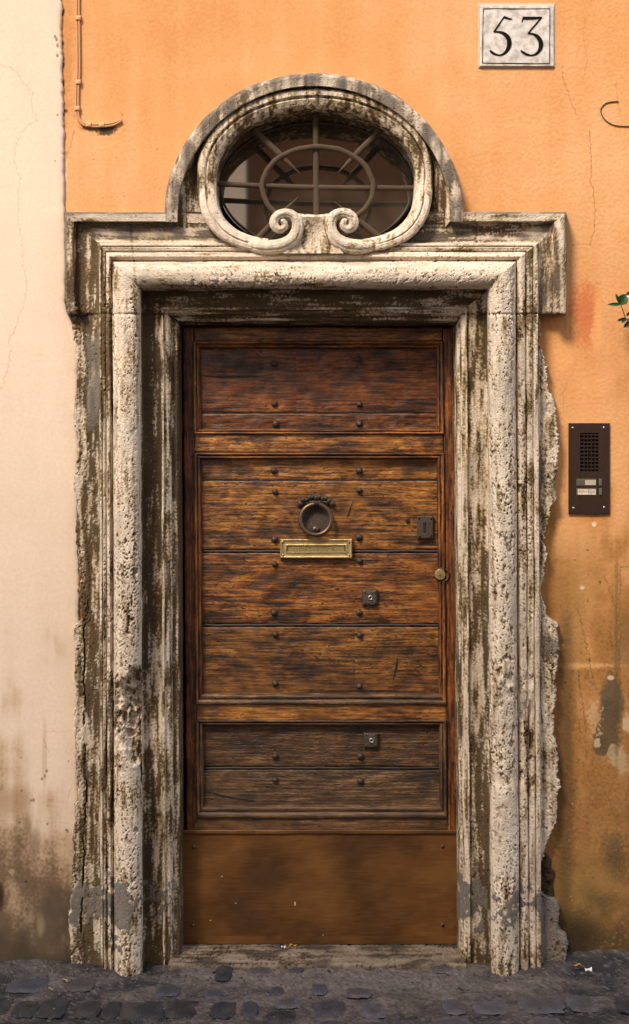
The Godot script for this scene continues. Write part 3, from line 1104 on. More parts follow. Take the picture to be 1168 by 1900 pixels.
func build_walls() -> void:
	# ---- orange wall
	var T := wall_texture(1500, 1572, -2.1, 2.1, 4.4, false)
	# cement repair, stains, flakes, lines and a painted shade strip on the right flank
	patch(T, 1085, 585, 30, 62, Color(0.50, 0.145, 0.055), 0.85, 0.9, 0.5, 0.0, 0.8)
	patch(T, 1108, 600, 10, 45, Color(0.72, 0.36, 0.14), 0.7, 1.4, 0.4, 0.05, 1.2)
	patch(T, 1040, 660, 30, 30, Color(0.75, 0.36, 0.14), 0.5, 0.8, 0.8)
	patch(T, 1085, 820, 70, 230, Color(0.78, 0.36, 0.13), 0.35, 0.6, 0.9)
	patch(T, 1092, 1235, 56, 6, Color(0.62, 0.34, 0.13), 0.85, 1.2, 0.5, 0.1, 1.4)
	patch(T, 1135, 1290, 24, 50, Color(0.115, 0.078, 0.045), 0.85, 0.8, 0.3, -0.05, 0.3)
	patch(T, 1128, 1350, 30, 50, Color(0.100, 0.066, 0.036), 0.85, 0.9, 0.3, -0.05, 0.3)
	patch(T, 1112, 1385, 14, 20, Color(0.10, 0.066, 0.036), 0.8, 0.8, 0.3, -0.05, 0.3)
	patch(T, 1133, 1257, 9, 6, Color(0.60, 0.45, 0.28), 0.95, 0.8, 0.2, 0.1)
	patch(T, 1107, 1378, 6, 9, Color(0.50, 0.36, 0.22), 0.9, 1.2, 0.2, 0.1, 0.8)
	patch(T, 1103, 1330, 12, 30, Color(0.60, 0.36, 0.18), 0.7, 1.6, 0.3, 0.1, 2.2)
	patch(T, 1162, 1345, 10, 20, Color(0.52, 0.37, 0.22), 0.9, 1.0, 0.2, 0.1, 0.8)
	patch(T, 1148, 1405, 18, 22, Color(0.42, 0.29, 0.16), 0.85, 1.4, 0.25, 0.1, 1.2)
	patch(T, 1160, 1170, 14, 70, Color(0.16, 0.09, 0.035), 0.5, 1.0, 0.5)
	patch(T, 1144, 1225, 5, 200, Color(0.10, 0.06, 0.03), 0.45, 0.9, 0.5, 0.0, 0.6)
	patch(T, 1060, 1080, 45, 90, Color(0.36, 0.19, 0.06), 0.5, 1.2, 0.8)
	patch(T, 1140, 1590, 26, 40, Color(0.075, 0.055, 0.03), 0.6, 1.3, 0.8, 0.0, 0.9)
	patch(T, 1080, 1640, 60, 70, Color(0.33, 0.195, 0.06), 0.55, 1.2, 0.8, 0.0, 0.9)
	patch(T, 1048, 1450, 18, 330, Color(0.085, 0.05, 0.02), 0.55, 0.9, 0.6, 0.0, 0.3)  # shade of the jamb's broken edge painted down the plaster
	patch(T, 1060, 1740, 60, 45, Color(0.03, 0.022, 0.012), 0.75, 0.8, 0.7)
	patch(T, 1102, 972, 5, 5, Color(0.8, 0.7, 0.55), 0.9, 0.5, 0.3, 0.1)
	patch(T, 1080, 1090, 4, 3, Color(0.7, 0.55, 0.35), 0.9, 0.5, 0.3, 0.1)
	patch(T, 1092, 965, 40, 8, Color(0.62, 0.25, 0.07), 0.5, 0.8, 0.7)
	for i in 46:      # small chips and specks
		var p := Vector2(rng.randf_range(1040, 1168), rng.randf_range(980, 1700))
		patch(T, p.x, p.y, rng.randf_range(1.0, 2.6), rng.randf_range(1.0, 3.4), Color(0.55, 0.33, 0.14) if i % 2 else Color(0.06, 0.04, 0.02), 0.55, 1.6, 0.6, 0.0, 1.2)
	for i in 14:
		var p := Vector2(rng.randf_range(122, 300), rng.randf_range(150, 392))
		patch(T, p.x, p.y, rng.randf_range(0.8, 1.7), rng.randf_range(0.8, 1.9), Color(0.12, 0.06, 0.025), 0.55, 0.8, 0.5)
	# scratches
	for q in [[1072, 1128, 1086, 1190], [1086, 1190, 1105, 1282], [1072, 1240, 1088, 1362], [1070, 1330, 1079, 1360], [1122, 1068, 1142, 1130], [1086, 1244, 1100, 1275], [1130, 1170, 1136, 1206]]:
		crack(T, [[q[0], q[1]], [q[2], q[3]]], Color(0.09, 0.05, 0.02), 2.0, 0.9, 4.0)
	# cracks
	var dk := Color(0.16, 0.065, 0.02)
	crack(T, [[1042, 120], [1046, 150], [1060, 190], [1070, 215]], dk, 1.6, 0.75)
	crack(T, [[1094, 240], [1097, 300], [1096, 330], [1104, 380], [1102, 430], [1094, 455]], dk, 1.8, 0.9)
	crack(T, [[1052, 455], [1094, 452]], dk, 1.4, 0.6)
	crack(T, [[1142, 150], [1146, 185], [1150, 215]], dk, 1.4, 0.6)
	crack(T, [[1087, 30], [1082, 70], [1090, 110], [1080, 150]], dk, 1.4, 0.4)
	crack(T, [[138, 240], [130, 272], [120, 300]], dk, 1.6, 0.8)
	crack(T, [[1047, 585], [1049, 612]], dk, 1.5, 0.8)
	crack(T, [[1052, 710], [1045, 730], [1044, 760]], dk, 1.4, 0.6)
	crack(T, [[1050, 880], [1046, 915]], dk, 1.4, 0.6)
	crack(T, [[1150, 1050], [1150, 1300]], Color(0.08, 0.05, 0.025), 2.0, 0.8)
	crack(T, [[1168, 1050], [1150, 1052]], Color(0.08, 0.05, 0.025), 2.0, 0.8)
	crack(T, [[1050, 950], [1092, 955], [1130, 962]], Color(0.2, 0.09, 0.03), 2.0, 0.6, 6.0)
	# dark marks just below the cable's bend, dirt beside the neighbour's plaster
	patch(T, 198, 241, 13, 7, Color(0.05, 0.03, 0.015), 0.85, 1.6, 0.5, -0.1, 1.2)
	patch(T, 165, 237, 18, 4, Color(0.12, 0.06, 0.03), 0.7, 1.2, 0.5, 0.0, 0.8)
	patch(T, 121, 205, 5, 4, Color(0.05, 0.03, 0.02), 0.9, 0.8, 0.4)
	patch(T, 125, 110, 15, 130, Color(0.46, 0.19, 0.06), 0.6, 1.2, 0.6, 0.0, 0.8)
	for y in [22, 80, 108, 120, 155, 158, 190, 212]:
		patch(T, 116, y, 4, rng.randf_range(4, 10), Color(0.07, 0.045, 0.03), 0.85, 1.0, 0.4, -0.1, 0.8)
	patch(T, 121, 330, 5, 40, Color(0.62, 0.42, 0.30), 0.8, 0.9, 0.4, 0.05, 0.8)
	var wm := plain(Color.WHITE, 0.9)
	wm.albedo_texture = tex(T[0])
	wm.heightmap_enabled = true
	wm.heightmap_texture = tex(T[1])
	wm.heightmap_scale = 0.27
	wm.metallic_specular = 0.25
	wm.texture_repeat = false
	var o := thing("house_wall", "orange plastered house wall with hairline cracks and a stained foot", "wall", Vector3(1.0, 0, 0))
	var st := SurfaceTool.new()
	st.begin(Mesh.PRIMITIVE_TRIANGLES)
	var cs := 0.05
	for j in 89:
		for i in 84:
			var x := -2.1 + i * cs
			var y := -0.05 + j * cs
			var cx := x + cs * 0.5
			var cy := y + cs * 0.5
			if cx > -0.66 and cx < 0.66 and cy < 2.5:
				continue
			if Vector2((cx - 0.002) / 0.38, (cy - 2.74) / 0.29).length() < 1.0:
				continue
			for q in [[0, 0], [0, 1], [1, 0], [1, 0], [0, 1], [1, 1]]:
				var p := Vector3(x + q[0] * cs, y + q[1] * cs, 0)
				st.set_normal(Vector3(0, 0, 1))
				st.set_uv(Vector2((p.x + 2.1) / 4.2, (4.4 - p.y) / 4.4016))
				st.add_vertex(p)
	part("plaster", st.commit(), wm, o)
	# the house goes on above and to the right, out of the picture
	var rest := plain(lin(0.60, 0.25, 0.075), 0.9)
	bumped(rest, M.grain, 0.5, 2.0)
	part("upper_wall", join([box(Vector3(-2.1, 4.4, -0.3), Vector3(7.0, 11.0, 0.0)), box(Vector3(2.1, -0.05, -0.3), Vector3(7.0, 4.4, 0.0))]), rest, o)
	# ---- the neighbour's cream wall, a little proud, with a ragged plaster edge
	var U := wall_texture(640, 1666, -2.5, -0.79, 4.4, true)
	var lc := Color(0.36, 0.19, 0.10)
	crack(U, [[-10, 118], [0, 121], [22, 128], [38, 140], [40, 150], [52, 165], [61, 172], [60, 185], [62, 205], [71, 226]], lc, 1.6, 0.8, 4.0, 0.3)
	crack(U, [[71, 226], [50, 236], [36, 258], [28, 285], [30, 312], [38, 330], [36, 380], [33, 405], [42, 450], [45, 500], [52, 530], [47, 560], [36, 590], [30, 610], [18, 630], [22, 645], [14, 690], [8, 715], [0, 725], [-20, 740]], lc, 1.6, 0.7, 4.0, 0.3)
	patch(U, 52, 1532, 8, 26, Color(0.17, 0.11, 0.065), 0.5, 1.2, 0.7)
	patch(U, 66, 1570, 10, 34, Color(0.15, 0.10, 0.06), 0.5, 1.2, 0.7)
	patch(U, 84, 1400, 4, 60, Color(0.40, 0.25, 0.15), 0.35, 1.0, 0.7)
	patch(U, 77, 1712, 8, 22, Color(0.42, 0.30, 0.17), 0.8, 0.6, 0.7)
	patch(U, 50, 1633, 3, 3, Color(0.05, 0.035, 0.02), 0.9, 0.4, 0.4)
	patch(U, 0, 1660, 9, 26, Color(0.045, 0.02, 0.01), 0.85, 0.7, 0.6)
	patch(U, 24, 1615, 5, 8, Color(0.5, 0.38, 0.24), 0.6, 1.4, 0.4, 0.0, 1.2)
	patch(U, 80, 1585, 12, 6, Color(0.5, 0.36, 0.22), 0.6, 1.6, 0.4, 0.0, 1.4)
	patch(U, 95, 1690, 40, 45, Color(0.11, 0.08, 0.055), 0.45, 1.0, 0.8)
	patch(U, 30, 1480, 30, 26, Color(0.30, 0.18, 0.09), 0.5, 1.4, 0.8, 0.0, 0.8)
	crack(U, [[82, 1370], [92, 1395]], lc, 1.8, 0.8)
	crack(U, [[80, 1358], [98, 1356], [138, 1354]], lc, 1.2, 0.5)
	crack(U, [[133, 1463], [126, 1478]], lc, 1.6, 0.8)
	crack(U, [[-20, 1520], [60, 1521], [130, 1524]], lc, 1.2, 0.6)
	for i in 30:
		patch(U, rng.randf_range(-60, 130), rng.randf_range(1380, 1780), rng.randf_range(1.2, 3.0), rng.randf_range(1.2, 3.4), Color(0.10, 0.06, 0.035), 0.6, 0.8, 0.5)
	for y in [70, 75, 86, 105, 215, 300]:
		patch(U, rng.randf_range(98, 112), y, 2, 3, Color(0.16, 0.09, 0.05), 0.7, 0.9, 0.5)
	var cm := plain(Color.WHITE, 0.85)
	cm.albedo_texture = tex(U[0])
	cm.heightmap_enabled = true
	cm.heightmap_texture = tex(U[1])
	cm.heightmap_scale = 0.2
	cm.texture_repeat = false
	cm.metallic_specular = 0.25
	var cw := thing("neighbour_wall", "smooth cream plaster wall left of the stone door surround, dirty at its foot", "wall", Vector3(-1.6, 0, 0.03))
	var P := PackedVector3Array()
	var UV := PackedVector2Array()
	var nv := 420
	for v in nv:
		var y := lerpf(-0.05, 4.4, v / (nv - 1.0))
		var py := 950.0 - (y - EYE) / K
		var e := lerpf(113.0, 119.5, clampf(py / 395.0, 0.0, 1.0))
		if py > 395.0:
			e = 121.5
		if py > 560.0:
			e = lerpf(121.5, 146.0, smoothstep(560.0, 640.0, py))
			if py > 1640.0:
				e = lerpf(146.0, 136.0, smoothstep(1640.0, 1670.0, py))
		e += n_fine.get_noise_2d(y * 0.6, 2.0) * 3.0 + n_mid.get_noise_2d(y, 5.0) * 2.0
		var xe := (e - 584.0) * K * (D - 0.014) / D
		var xs := [-2.5, -1.6, xe - 0.06, xe - 0.018, xe - 0.006, xe, xe]
		var zs := [0.014, 0.014, 0.014, 0.0138, 0.012, 0.008, -0.004]
		for u in 7:
			P.append(Vector3(xs[u], y, zs[u]))
			UV.append(Vector2((xs[u] + 2.5) / 1.71, (4.4 - y) / (1666.0 / 640.0 * 1.71)))
	part("plaster", grid(7, nv, P, Vector3(0, 0, 1), PackedColorArray(), UV), cm, cw)
	var rest2 := plain(lin(0.62, 0.47, 0.35), 0.9)
	part("upper_wall", join([box(Vector3(-7.0, 4.4, -0.3), Vector3(-2.1, 10.0, 0.03)), box(Vector3(-7.0, -0.05, -0.3), Vector3(-2.5, 4.4, 0.03))]), rest2, cw)
	# ---- the houses opposite, mirrored in the window; made tall to shade the wall
	var oh := thing("opposite_house", "brown plastered house across the street, mirrored in the fanlight pane", "house", Vector3(0, 0, 8.2))
	var om := plain(lin(0.12, 0.058, 0.024), 0.9)
	bumped(om, M.grain, 0.6, 1.0)
	part("facade", box(Vector3(-0.68, -0.05, 8.2), Vector3(9, 10.45, 8.8)), om, oh)
	var ph := thing("opposite_house", "house across the street, its white standing for sunlight, mirrored at the left of the fanlight pane", "house", Vector3(-4.8, 0, 8.0))
	part("facade", box(Vector3(-9, -0.05, 8.0), Vector3(-0.69, 10.6, 8.8)), plain(lin(0.86, 0.83, 0.76), 0.9), ph)  # white colour stands for a sunlit wall reflected in the pane
	var wd := plain(lin(0.05, 0.035, 0.03), 0.3)
	var wf := plain(lin(0.45, 0.40, 0.33), 0.8)
	for i in 4:
		for f in 2:
			var x := 2.1 + i * 2.0
			var y := 1.1 + f * 3.0
			var fr := part("window", join([box(Vector3(x - 0.62, y - 0.12, 8.12), Vector3(x + 0.62, y, 8.198)), box(Vector3(x - 0.62, y + 1.7, 8.12), Vector3(x + 0.62, y + 1.84, 8.198)), box(Vector3(x - 0.62, y, 8.12), Vector3(x - 0.5, y + 1.7, 8.198)), box(Vector3(x + 0.5, y, 8.12), Vector3(x + 0.62, y + 1.7, 8.198))]), wf, oh)
			part("shutter", box(Vector3(x - 0.5, y, 8.15), Vector3(x + 0.5, y + 1.7, 8.197)), wd, fr)

func build_surround() -> void:
	var o := thing("door_surround", "carved travertine door surround with eared lintel, oval arch and broken pitted jambs", "door frame", Vector3(0, 0, 0.0))
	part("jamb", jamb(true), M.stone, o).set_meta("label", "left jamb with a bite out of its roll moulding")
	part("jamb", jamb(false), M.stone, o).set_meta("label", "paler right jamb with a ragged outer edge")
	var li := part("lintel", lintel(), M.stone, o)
	part("ear_foot", ear_foot(true), M.stone, li)
	part("ear_foot", ear_foot(false), M.stone, li)
	# dark sheet, its colour standing for the shade in the gap beside the jamb
	var P := PackedVector3Array()
	var C := PackedColorArray()
	for v in 90:
		for u in 14:
			var py := lerpf(1560.0, 1800.0, v / 89.0)
			var w := sin(PI * v / 89.0)
			var px := lerpf(990.0, 1012.0 + 22.0 * smoothstep(1560.0, 1620.0, py) + 6.0 * n_mid.get_noise_2d(py * K, 2.0), u / 13.0)
			P.append(V(px, py, 0.014 - 0.022 * smoothstep(0.7, 1.0, u / 13.0) + 0.010 * n_mid.get_noise_2d(px * K * 2.0, py * K * 2.0) + w * 0.0))
			C.append(CRUST.lerp(BROWN, clampf(0.2 + n_fine.get_noise_2d(px * K, py * K), 0.0, 1.0)))
	part("dark_gap", grid(14, 90, P, Vector3(0, 0, 1), C), M.stone, o)
	# oval moulding round the window, from the pane to its outer edge
	var ring := [
		[587.5, 345.0, 178.0, 118.0, -0.15, 0.72, 0.1, 0.0, 0.0],
		[586.0, 327.0, 183.0, 121.0, 0.020, 0.55, 0.1, 0.0, 0.0],
		[586.0, 325.0, 185.0, 123.0, 0.046, 0.35, 0.2, 0.0, 0.0],
		[586.0, 323.0, 190.0, 128.0, 0.056, 0.40, 0.2, 0.0, 0.0],
		[586.0, 321.0, 201.0, 138.0, 0.066, 0.38, 0.2, 0.0, 0.0],
		[585.8, 320.0, 203.0, 140.0, 0.058, 0.50, 0.2, 0.0, 0.0],
		[585.6, 319.0, 206.0, 143.0, 0.070, 0.34, 0.2, 0.1, 0.0],
		[585.0, 318.0, 215.0, 151.0, 0.068, 0.32, 0.2, 0.1, 0.0],
		[585.0, 318.0, 218.0, 154.0, 0.058, 0.4, 0.2, 0.0, 0.0],
		[585.0, 318.0, 219.0, 155.0, 0.030, 0.5, 0.2, 0.0, 0.0]]
	var om := part("oval_moulding", ovals(ring, -64.0, 244.0, 520, false, 0.036), M.stone, o)
	var arch := [
		[585.0, 318.0, 214.0, 150.0, 0.034, 0.75, 0.1, 0.0, 0.0],
		[584.6, 332.0, 222.0, 168.0, 0.034, 0.66, 0.1, 0.0, 0.0],
		[583.6, 375.0, 244.0, 216.0, 0.043, 0.44, 0.1, 0.1, 0.6],
		[583.0, 400.0, 251.5, 238.0, 0.052, 0.55, 0.1, 0.2, 1.0],
		[583.0, 400.0, 253.0, 240.0, 0.078, 0.36, 0.2, 0.5, 1.0],
		[583.0, 400.0, 272.0, 259.0, 0.079, 0.27, 0.25, 0.58, 1.0],
		[583.0, 400.0, 277.0, 264.0, 0.070, 0.27, 0.25, 0.58, 1.0],
		[583.0, 400.0, 277.5, 264.5, -0.008, 0.2, 0.15, 0.4, 1.0]]
	part("arch_moulding", ovals(arch, -26.0, 206.0, 520, true, 0.0), M.stone, o)
	# scrolls at the foot of the oval
	var path := [[448.0, 449.0, 6.0, -0.035], [466.0, 455.0, 10.0, -0.012], [490.0, 459.0, 12.5, 0.0], [519.0, 457.0, 13.0, 0.004], [540.0, 447.0, 12.0, 0.008], [551.0, 430.0, 11.0, 0.010], [552.0, 413.0, 10.0, 0.012], [544.0, 400.5, 9.0, 0.014], [530.0, 396.0, 8.5, 0.015], [516.0, 400.0, 8.5, 0.016], [509.0, 411.0, 8.5, 0.016], [512.0, 422.0, 8.0, 0.016], [521.0, 426.0, 7.0, 0.016], [529.0, 420.0, 6.0, 0.018], [527.0, 412.0, 5.5, 0.02], [522.0, 412.5, 5.0, 0.022]]
	var mir := []
	for r in path:
		mir.append([1163.0 - r[0] + (3.0 if r[0] > 500.0 else 0.0), r[1] - 1.0, r[2] * 1.04, r[3]])
	var eye := lathe([[0.024, -0.05], [0.030, -0.012], [0.026, 0.004], [0.012, 0.008], [0.0, 0.009]], 28)
	for s in 2:
		var m := stone_tube(path if s == 0 else mir, 0.098)
		var c := V(529.0 if s == 0 else 637.0, 413.0, 0.082)
		part("scroll", join([m, tint(moved(eye, Transform3D(Basis(), c)), 0.12, 0.3)]), M.stone, o)
	P = PackedVector3Array()
	var cr := PackedFloat32Array()
	var pi_ := PackedFloat32Array()
	var gr := PackedFloat32Array()
	var nu := 50
	var nv := 44
	for v in nv:
		var t := v / (nv - 1.0)
		for u in nu:
			var s := u / (nu - 1.0) * 2.0 - 1.0
			var half := lerpf(38.0, 32.0, sin(t * PI)) + 18.0 * pow(t, 3.0)
			var x := 582.0 + s * half
			var y := lerpf(398.5 - 4.0 * s * s, 470.0, t)
			var z := 0.117 + 0.006 * s * s - 0.024 * sin(t * PI * 0.85) * (1.0 - s * s * 0.6)
			if v == 0:
				z = 0.0
			elif v == 1:
				y -= 1.0
				z -= 0.008
			P.append(V(x, y, z))
			cr.append(-0.2 + 0.55 * smoothstep(0.35, 0.7, t) * (1.0 - 0.5 * absf(s)))
			pi_.append(0.3)
			gr.append(0.0)
	var SC := weather(nu, nv, P, cr, pi_, gr, false)
	part("saddle", grid(nu, nv, P, Vector3(0, 0, 1), SC), M.stone, o)

	# doorstep
	var sp := PackedVector3Array()
	var c2 := PackedFloat32Array()
	var p2 := PackedFloat32Array()
	var g2 := PackedFloat32Array()
	nu = 260
	nv = 44
	for v in nv:
		var t := v / (nv - 1.0)
		for u in nu:
			var x := lerpf(-0.505, 0.525, u / (nu - 1.0))
			var w := n_mid.get_noise_2d(x * 0.7, 3.0)
			var z := lerpf(-0.20, 0.085 + w * 0.02, minf(t * 1.15, 1.0))
			var y := 0.030
			if t > 0.87:
				y = lerpf(0.028, -0.03, (t - 0.87) / 0.13)
			sp.append(Vector3(x, y - 0.008 * smoothstep(0.55, 0.87, t), z))
			c2.append(0.10 + 0.12 * smoothstep(0.5, 1.0, t))
			p2.append(0.55)
			g2.append(0.45)
	var dc := weather(nu, nv, sp, c2, p2, g2, true, false, 0.8)
	for i in dc.size():
		dc[i] = Color(dc[i].r * 0.40, dc[i].g * 0.37, dc[i].b * 0.345)
	var stp := thing("doorstep", "worn pitted stone doorstep under the brown kick plate", "doorstep", Vector3(0, 0, 0.0))
	part("slab", grid(nu, nv, sp, Vector3(0, 1, 0.2), dc), M.stone, stp)

func oval_points(cx: float, cy: float, a: float, b: float, z: float, n: int) -> PackedVector3Array:
	var out := PackedVector3Array()
	for i in n:
		var t := TAU * i / n
		out.append(V(cx + a * cos(t), cy - b * sin(t), z))
	return out

func filled(n: int, v: float) -> PackedFloat32Array:
	var out := PackedFloat32Array()
	out.resize(n)
	out.fill(v)
	return out

func build_window() -> void:
	var w := thing("fanlight_window", "dark oval fanlight pane set deep behind the iron grille", "window", V(587, 463, -0.13))
	var pane := flat_fan(oval_points(587.5, 346, 182, 122, -0.132, 64), V(587.5, 346, -0.132))
	var gm := StandardMaterial3D.new()
	gm.albedo_color = Color(0.66, 0.62, 0.56, 0.24)
	gm.metallic = 0.88
	gm.transparency = BaseMaterial3D.TRANSPARENCY_ALPHA
	gm.roughness = 0.03
	gm.metallic_specular = 0.7
	part("pane", pane, gm, w)
	var fr := oval_points(587.5, 346, 178, 118, -0.126, 72)
	part("frame", tube(fr, filled(72, 0.004), 8, 0.0, true), plain(lin(0.07, 0.06, 0.05), 0.7), w)
	var g := thing("window_grille", "rusty iron grille with a hoop, crossed bars and four spikes in the oval opening", "grille", V(587, 463, -0.02))
	var zb := -0.012
	var bar := func(a: Array, b: Array, r: float, bend: float) -> ArrayMesh:
		var pts := PackedVector3Array()
		var n := 22
		for i in n:
			var t := i / (n - 1.0)
			pts.append(V(lerpf(a[0], b[0], t), lerpf(a[1], b[1], t) + bend * sin(t * PI), zb))
		return tube(pts, filled(n, r), 10, 0.0016)
	part("bar", bar.call([400, 341], [775, 349], 0.0098, 3.0), M.rusty, g)
	part("bar", bar.call([586, 205], [588, 430], 0.0108, 0.0), M.rusty, g)
	var hoop := oval_points(590, 347, 103, 75, zb + 0.012, 64)
	for i in hoop.size():
		hoop[i] += Vector3(n_mid.get_noise_2d(i * 0.03, 1), n_mid.get_noise_2d(i * 0.03, 4), 0) * 0.004
	part("hoop", tube(hoop, filled(64, 0.0098), 10, 0.0022, true), M.rusty, g)
	for s in [[470, 240, 558, 323], [708, 240, 626, 322], [470, 452, 555, 364], [722, 454, 621, 374]]:
		var pts := PackedVector3Array()
		var rad := PackedFloat32Array()
		for i in 20:
			var t := i / 19.0
			pts.append(V(lerpf(s[0], s[2], t), lerpf(s[1], s[3], t), zb - 0.004 + 0.014 * t))
			rad.append(0.0118 * (1.0 - 0.88 * smoothstep(0.55, 1.0, t)))
		part("spike", tube(pts, rad, 9, 0.0014), M.rusty, g)

func moulding_side(r: Array, prof: Array, k: int, sh: float, uvo: Vector2) -> ArrayMesh:
	# side k of the frame round rectangle r: 0 top, 1 right, 2 bottom, 3 left; prof rows: inset, z
	var n := 40
	var P := PackedVector3Array()
	var U := PackedVector2Array()
	var ins: float = r[4] if k == 2 else 1.0
	for v in n:
		var t := v / (n - 1.0)
		for p in prof:
			var o: float = p[0]
			var x0: float = r[0] + o
			var x1: float = r[2] - o
			var y0: float = r[1] + o * r[5]
			var y1: float = r[3] - o * r[4]
			var x: float
			var y: float
			match k:
				0: x = lerpf(x0, x1, t); y = y0
				1: x = x1; y = lerpf(y0, y1, t)
				2: x = lerpf(x1, x0, t); y = y1
				_: x = x0; y = lerpf(y1, y0, t)
			var wob := n_mid.get_noise_2d(x * K * 0.7, y * K * 0.7) * 0.0012 + n_fine.get_noise_2d(x * K * 0.4, y * K * 0.4) * 0.0008
			P.append(V(x + (y - 650.0) * sh + wob * 300.0, y + wob * 300.0, p[1] + wob))
			U.append(Vector2(t * (x1 - x0 if k % 2 == 0 else y1 - y0) * K, o * K * ins * 1.4) + uvo)
	return grid(prof.size(), n, P, Vector3(0, 0, 1), PackedColorArray(), U)

func build_door() -> void:
	var sh := 0.0085
	var o := thing("wooden_door", "dark brown studded wooden door with ring knocker, brass letter plate and kick plate", "door", V(590, 1753, -0.1))
	var zf := -0.100
	var off := func() -> Vector2: return Vector2(rng.randf(), rng.randf())
	# stiles and rails (elevation units)
	part("stile", slab(339, 606, 360, 1543, zf, -0.15, 3, 2, 40, 0.0016, true, off.call(), sh), M.stile, o)
	part("stile", slab(822, 608, 843, 1543, zf, -0.15, 3, 2, 40, 0.0016, true, off.call(), sh), M.stile, o)
	part("rail", slab(360, 607, 822, 634, zf + 0.001, -0.15, 3, 40, 3, 0.0016, false, off.call(), sh), M.rail, o)
	part("rail", slab(359, 804, 822, 840, zf + 0.001, -0.15, 3, 40, 3, 0.0016, false, off.call(), sh), M.rail, o)
	part("rail", slab(358, 1306, 823, 1338, zf + 0.001, -0.15, 3, 40, 3, 0.0018, false, off.call(), sh), M.rail, o).set_meta("label", "rail with bright worn varnish at its left end")
	part("rail", slab(356, 1516, 824, 1543, zf + 0.001, -0.15, 3, 40, 3, 0.0018, false, off.call(), sh), M.rail_worn, o)
	# panel mouldings
	var prof := [[-0.6, -0.118], [0.6, -0.112], [1.0, -0.096], [1.2, -0.0915], [3.6, -0.0895], [6.2, -0.0925], [7.0, -0.099], [8.0, -0.1005], [8.8, -0.0955], [11.0, -0.0945], [12.6, -0.098], [13.4, -0.107], [15.0, -0.112], [15.4, -0.130]]
	var frames := [[357.0, 632.0, 824.0, 806.0, 0.72, 1.0], [357.0, 839.0, 824.0, 1309.0, 1.55, 0.9], [357.0, 1336.0, 824.0, 1520.0, 1.8, 0.72]]
	for f in 3:
		for k in 4:
			part("moulding", moulding_side(frames[f], prof, k, sh, off.call()), M.moulding_worn if (f == 2 or (f == 1 and k == 2)) else M.moulding, o)
	# planks of the panels
	var rows := [[640, 766, 0, 372, 810], [767, 799, 1, 372, 810], [846, 891, 2, 371, 811], [892, 1020, 3, 371, 811], [1026, 1157, 4, 371, 811], [1163, 1292, 5, 371, 811], [1342, 1422, 6, 371, 811], [1428, 1498, 7, 371, 811]]
	for r in rows:
		part("plank", slab(r[3] - 3, r[0], r[4] + 3, r[1], -0.119, -0.140, 2.6, 60, 10, 0.0034, false, off.call(), sh), M.planks[r[2]], o)
	# rounded beads in the wide joints
	for y in [[891.5, 2.5], [1023.0, 4.0], [1160.0, 3.6], [1425.0, 3.6], [766.5, 2.2]]:
		var pts := PackedVector3Array()
		for i in 40:
			var x := lerpf(368.0, 814.0, i / 39.0)
			pts.append(V(x + (y[0] - 650.0) * sh, y[0] + n_mid.get_noise_2d(x * K, y[0]) * 1.6, -0.1245))
		part("joint_bead", tube(pts, filled(40, y[1] * K * 0.85), 8, 0.0006), M.beadmat if M.has("beadmat") else M.planks[6], o)
	# splits and gouges in the boards
	for q in [[[374, 697, 0.6], [430, 699, 1.3], [500, 697, 0.4]], [[388, 1470, 0.8], [430, 1480, 1.8], [474, 1486, 0.5]], [[738, 1222, 0.8], [735, 1240, 2.0], [730, 1262, 0.7]], [[640, 1422, 0.6], [720, 1426, 1.5], [800, 1425, 1.2]], [[600, 1283, 0.5], [680, 1281, 1.2], [790, 1284, 0.6]], [[655, 930, 0.4], [648, 950, 0.9], [644, 962, 0.3]], [[520, 790, 0.4], [580, 788, 0.8], [640, 790, 0.3]]]:
		var line := []
		for p in q:
			line.append([float(p[0]), float(p[1]), float(p[2])])
		part("split", stroke(line, -0.1165, 0.0003), M.dark, o)
	# a dark back board closes the joints
	part("back_board", box(V(350, 600, -0.16), V(838, 1760, -0.152)), M.dark, o)
	# studs
	var stud := lathe([[0.0145, -0.004], [0.0140, 0.002], [0.0112, 0.0068], [0.0062, 0.0102], [0.0, 0.0112]], 9, 0.05)
	var pts2 := [[509, 675], [665, 667], [510, 749], [667, 750], [512, 787], [667, 786], [509, 873], [667, 873], [511, 913], [667, 910], [510, 1001], [667, 997], [510, 1047], [668, 1041], [509, 1137], [667, 1137], [511, 1177], [668, 1179], [511, 1268], [667, 1273], [511, 1403], [669, 1403], [511, 1447], [669, 1449]]
	for p in pts2:
		var s := part("stud", stud, M.iron, o)
		s.position += V(p[0], p[1], -0.1175)
		s.rotation.z = rng.randf() * TAU
		var k := rng.randf_range(0.78, 0.95)
		if p[1] == 667 or p[1] == 675:
			k *= 1.12
		s.scale = Vector3(k, k, rng.randf_range(0.9, 1.25))
	# knocker
	var kn := part("knocker", moved(lathe([[0.055, -0.004], [0.054, 0.004], [0.050, 0.007], [0.030, 0.006], [0.0, 0.006]], 40, 0.01), Transform3D(Basis(), V(586, 962, -0.1165))), M.iron, o)
	var bow := []
	for i in 11:
		var t := i / 10.0
		var c := V(lerpf(558, 617, t), 932 - 9.0 * sin(t * PI) + (3.0 if i == 0 or i == 10 else 0.0), -0.1135)
		var r := 0.0095 if i in [2, 4, 6, 8] else 0.0115
		bow.append(moved(lathe([[r, -0.003], [r * 0.95, 0.003], [r * 0.6, 0.0085], [0.0, 0.0105]], 10, 0.06), Transform3D(Basis(), c + Vector3(0, rng.randf_range(-0.003, 0.003), 0))))
		if i > 1 and i < 9:
			bow.append(moved(lathe([[0.007, -0.003], [0.006, 0.004], [0.0, 0.009]], 8, 0.06), Transform3D(Basis(), c + Vector3(0.004, -0.016, 0))))
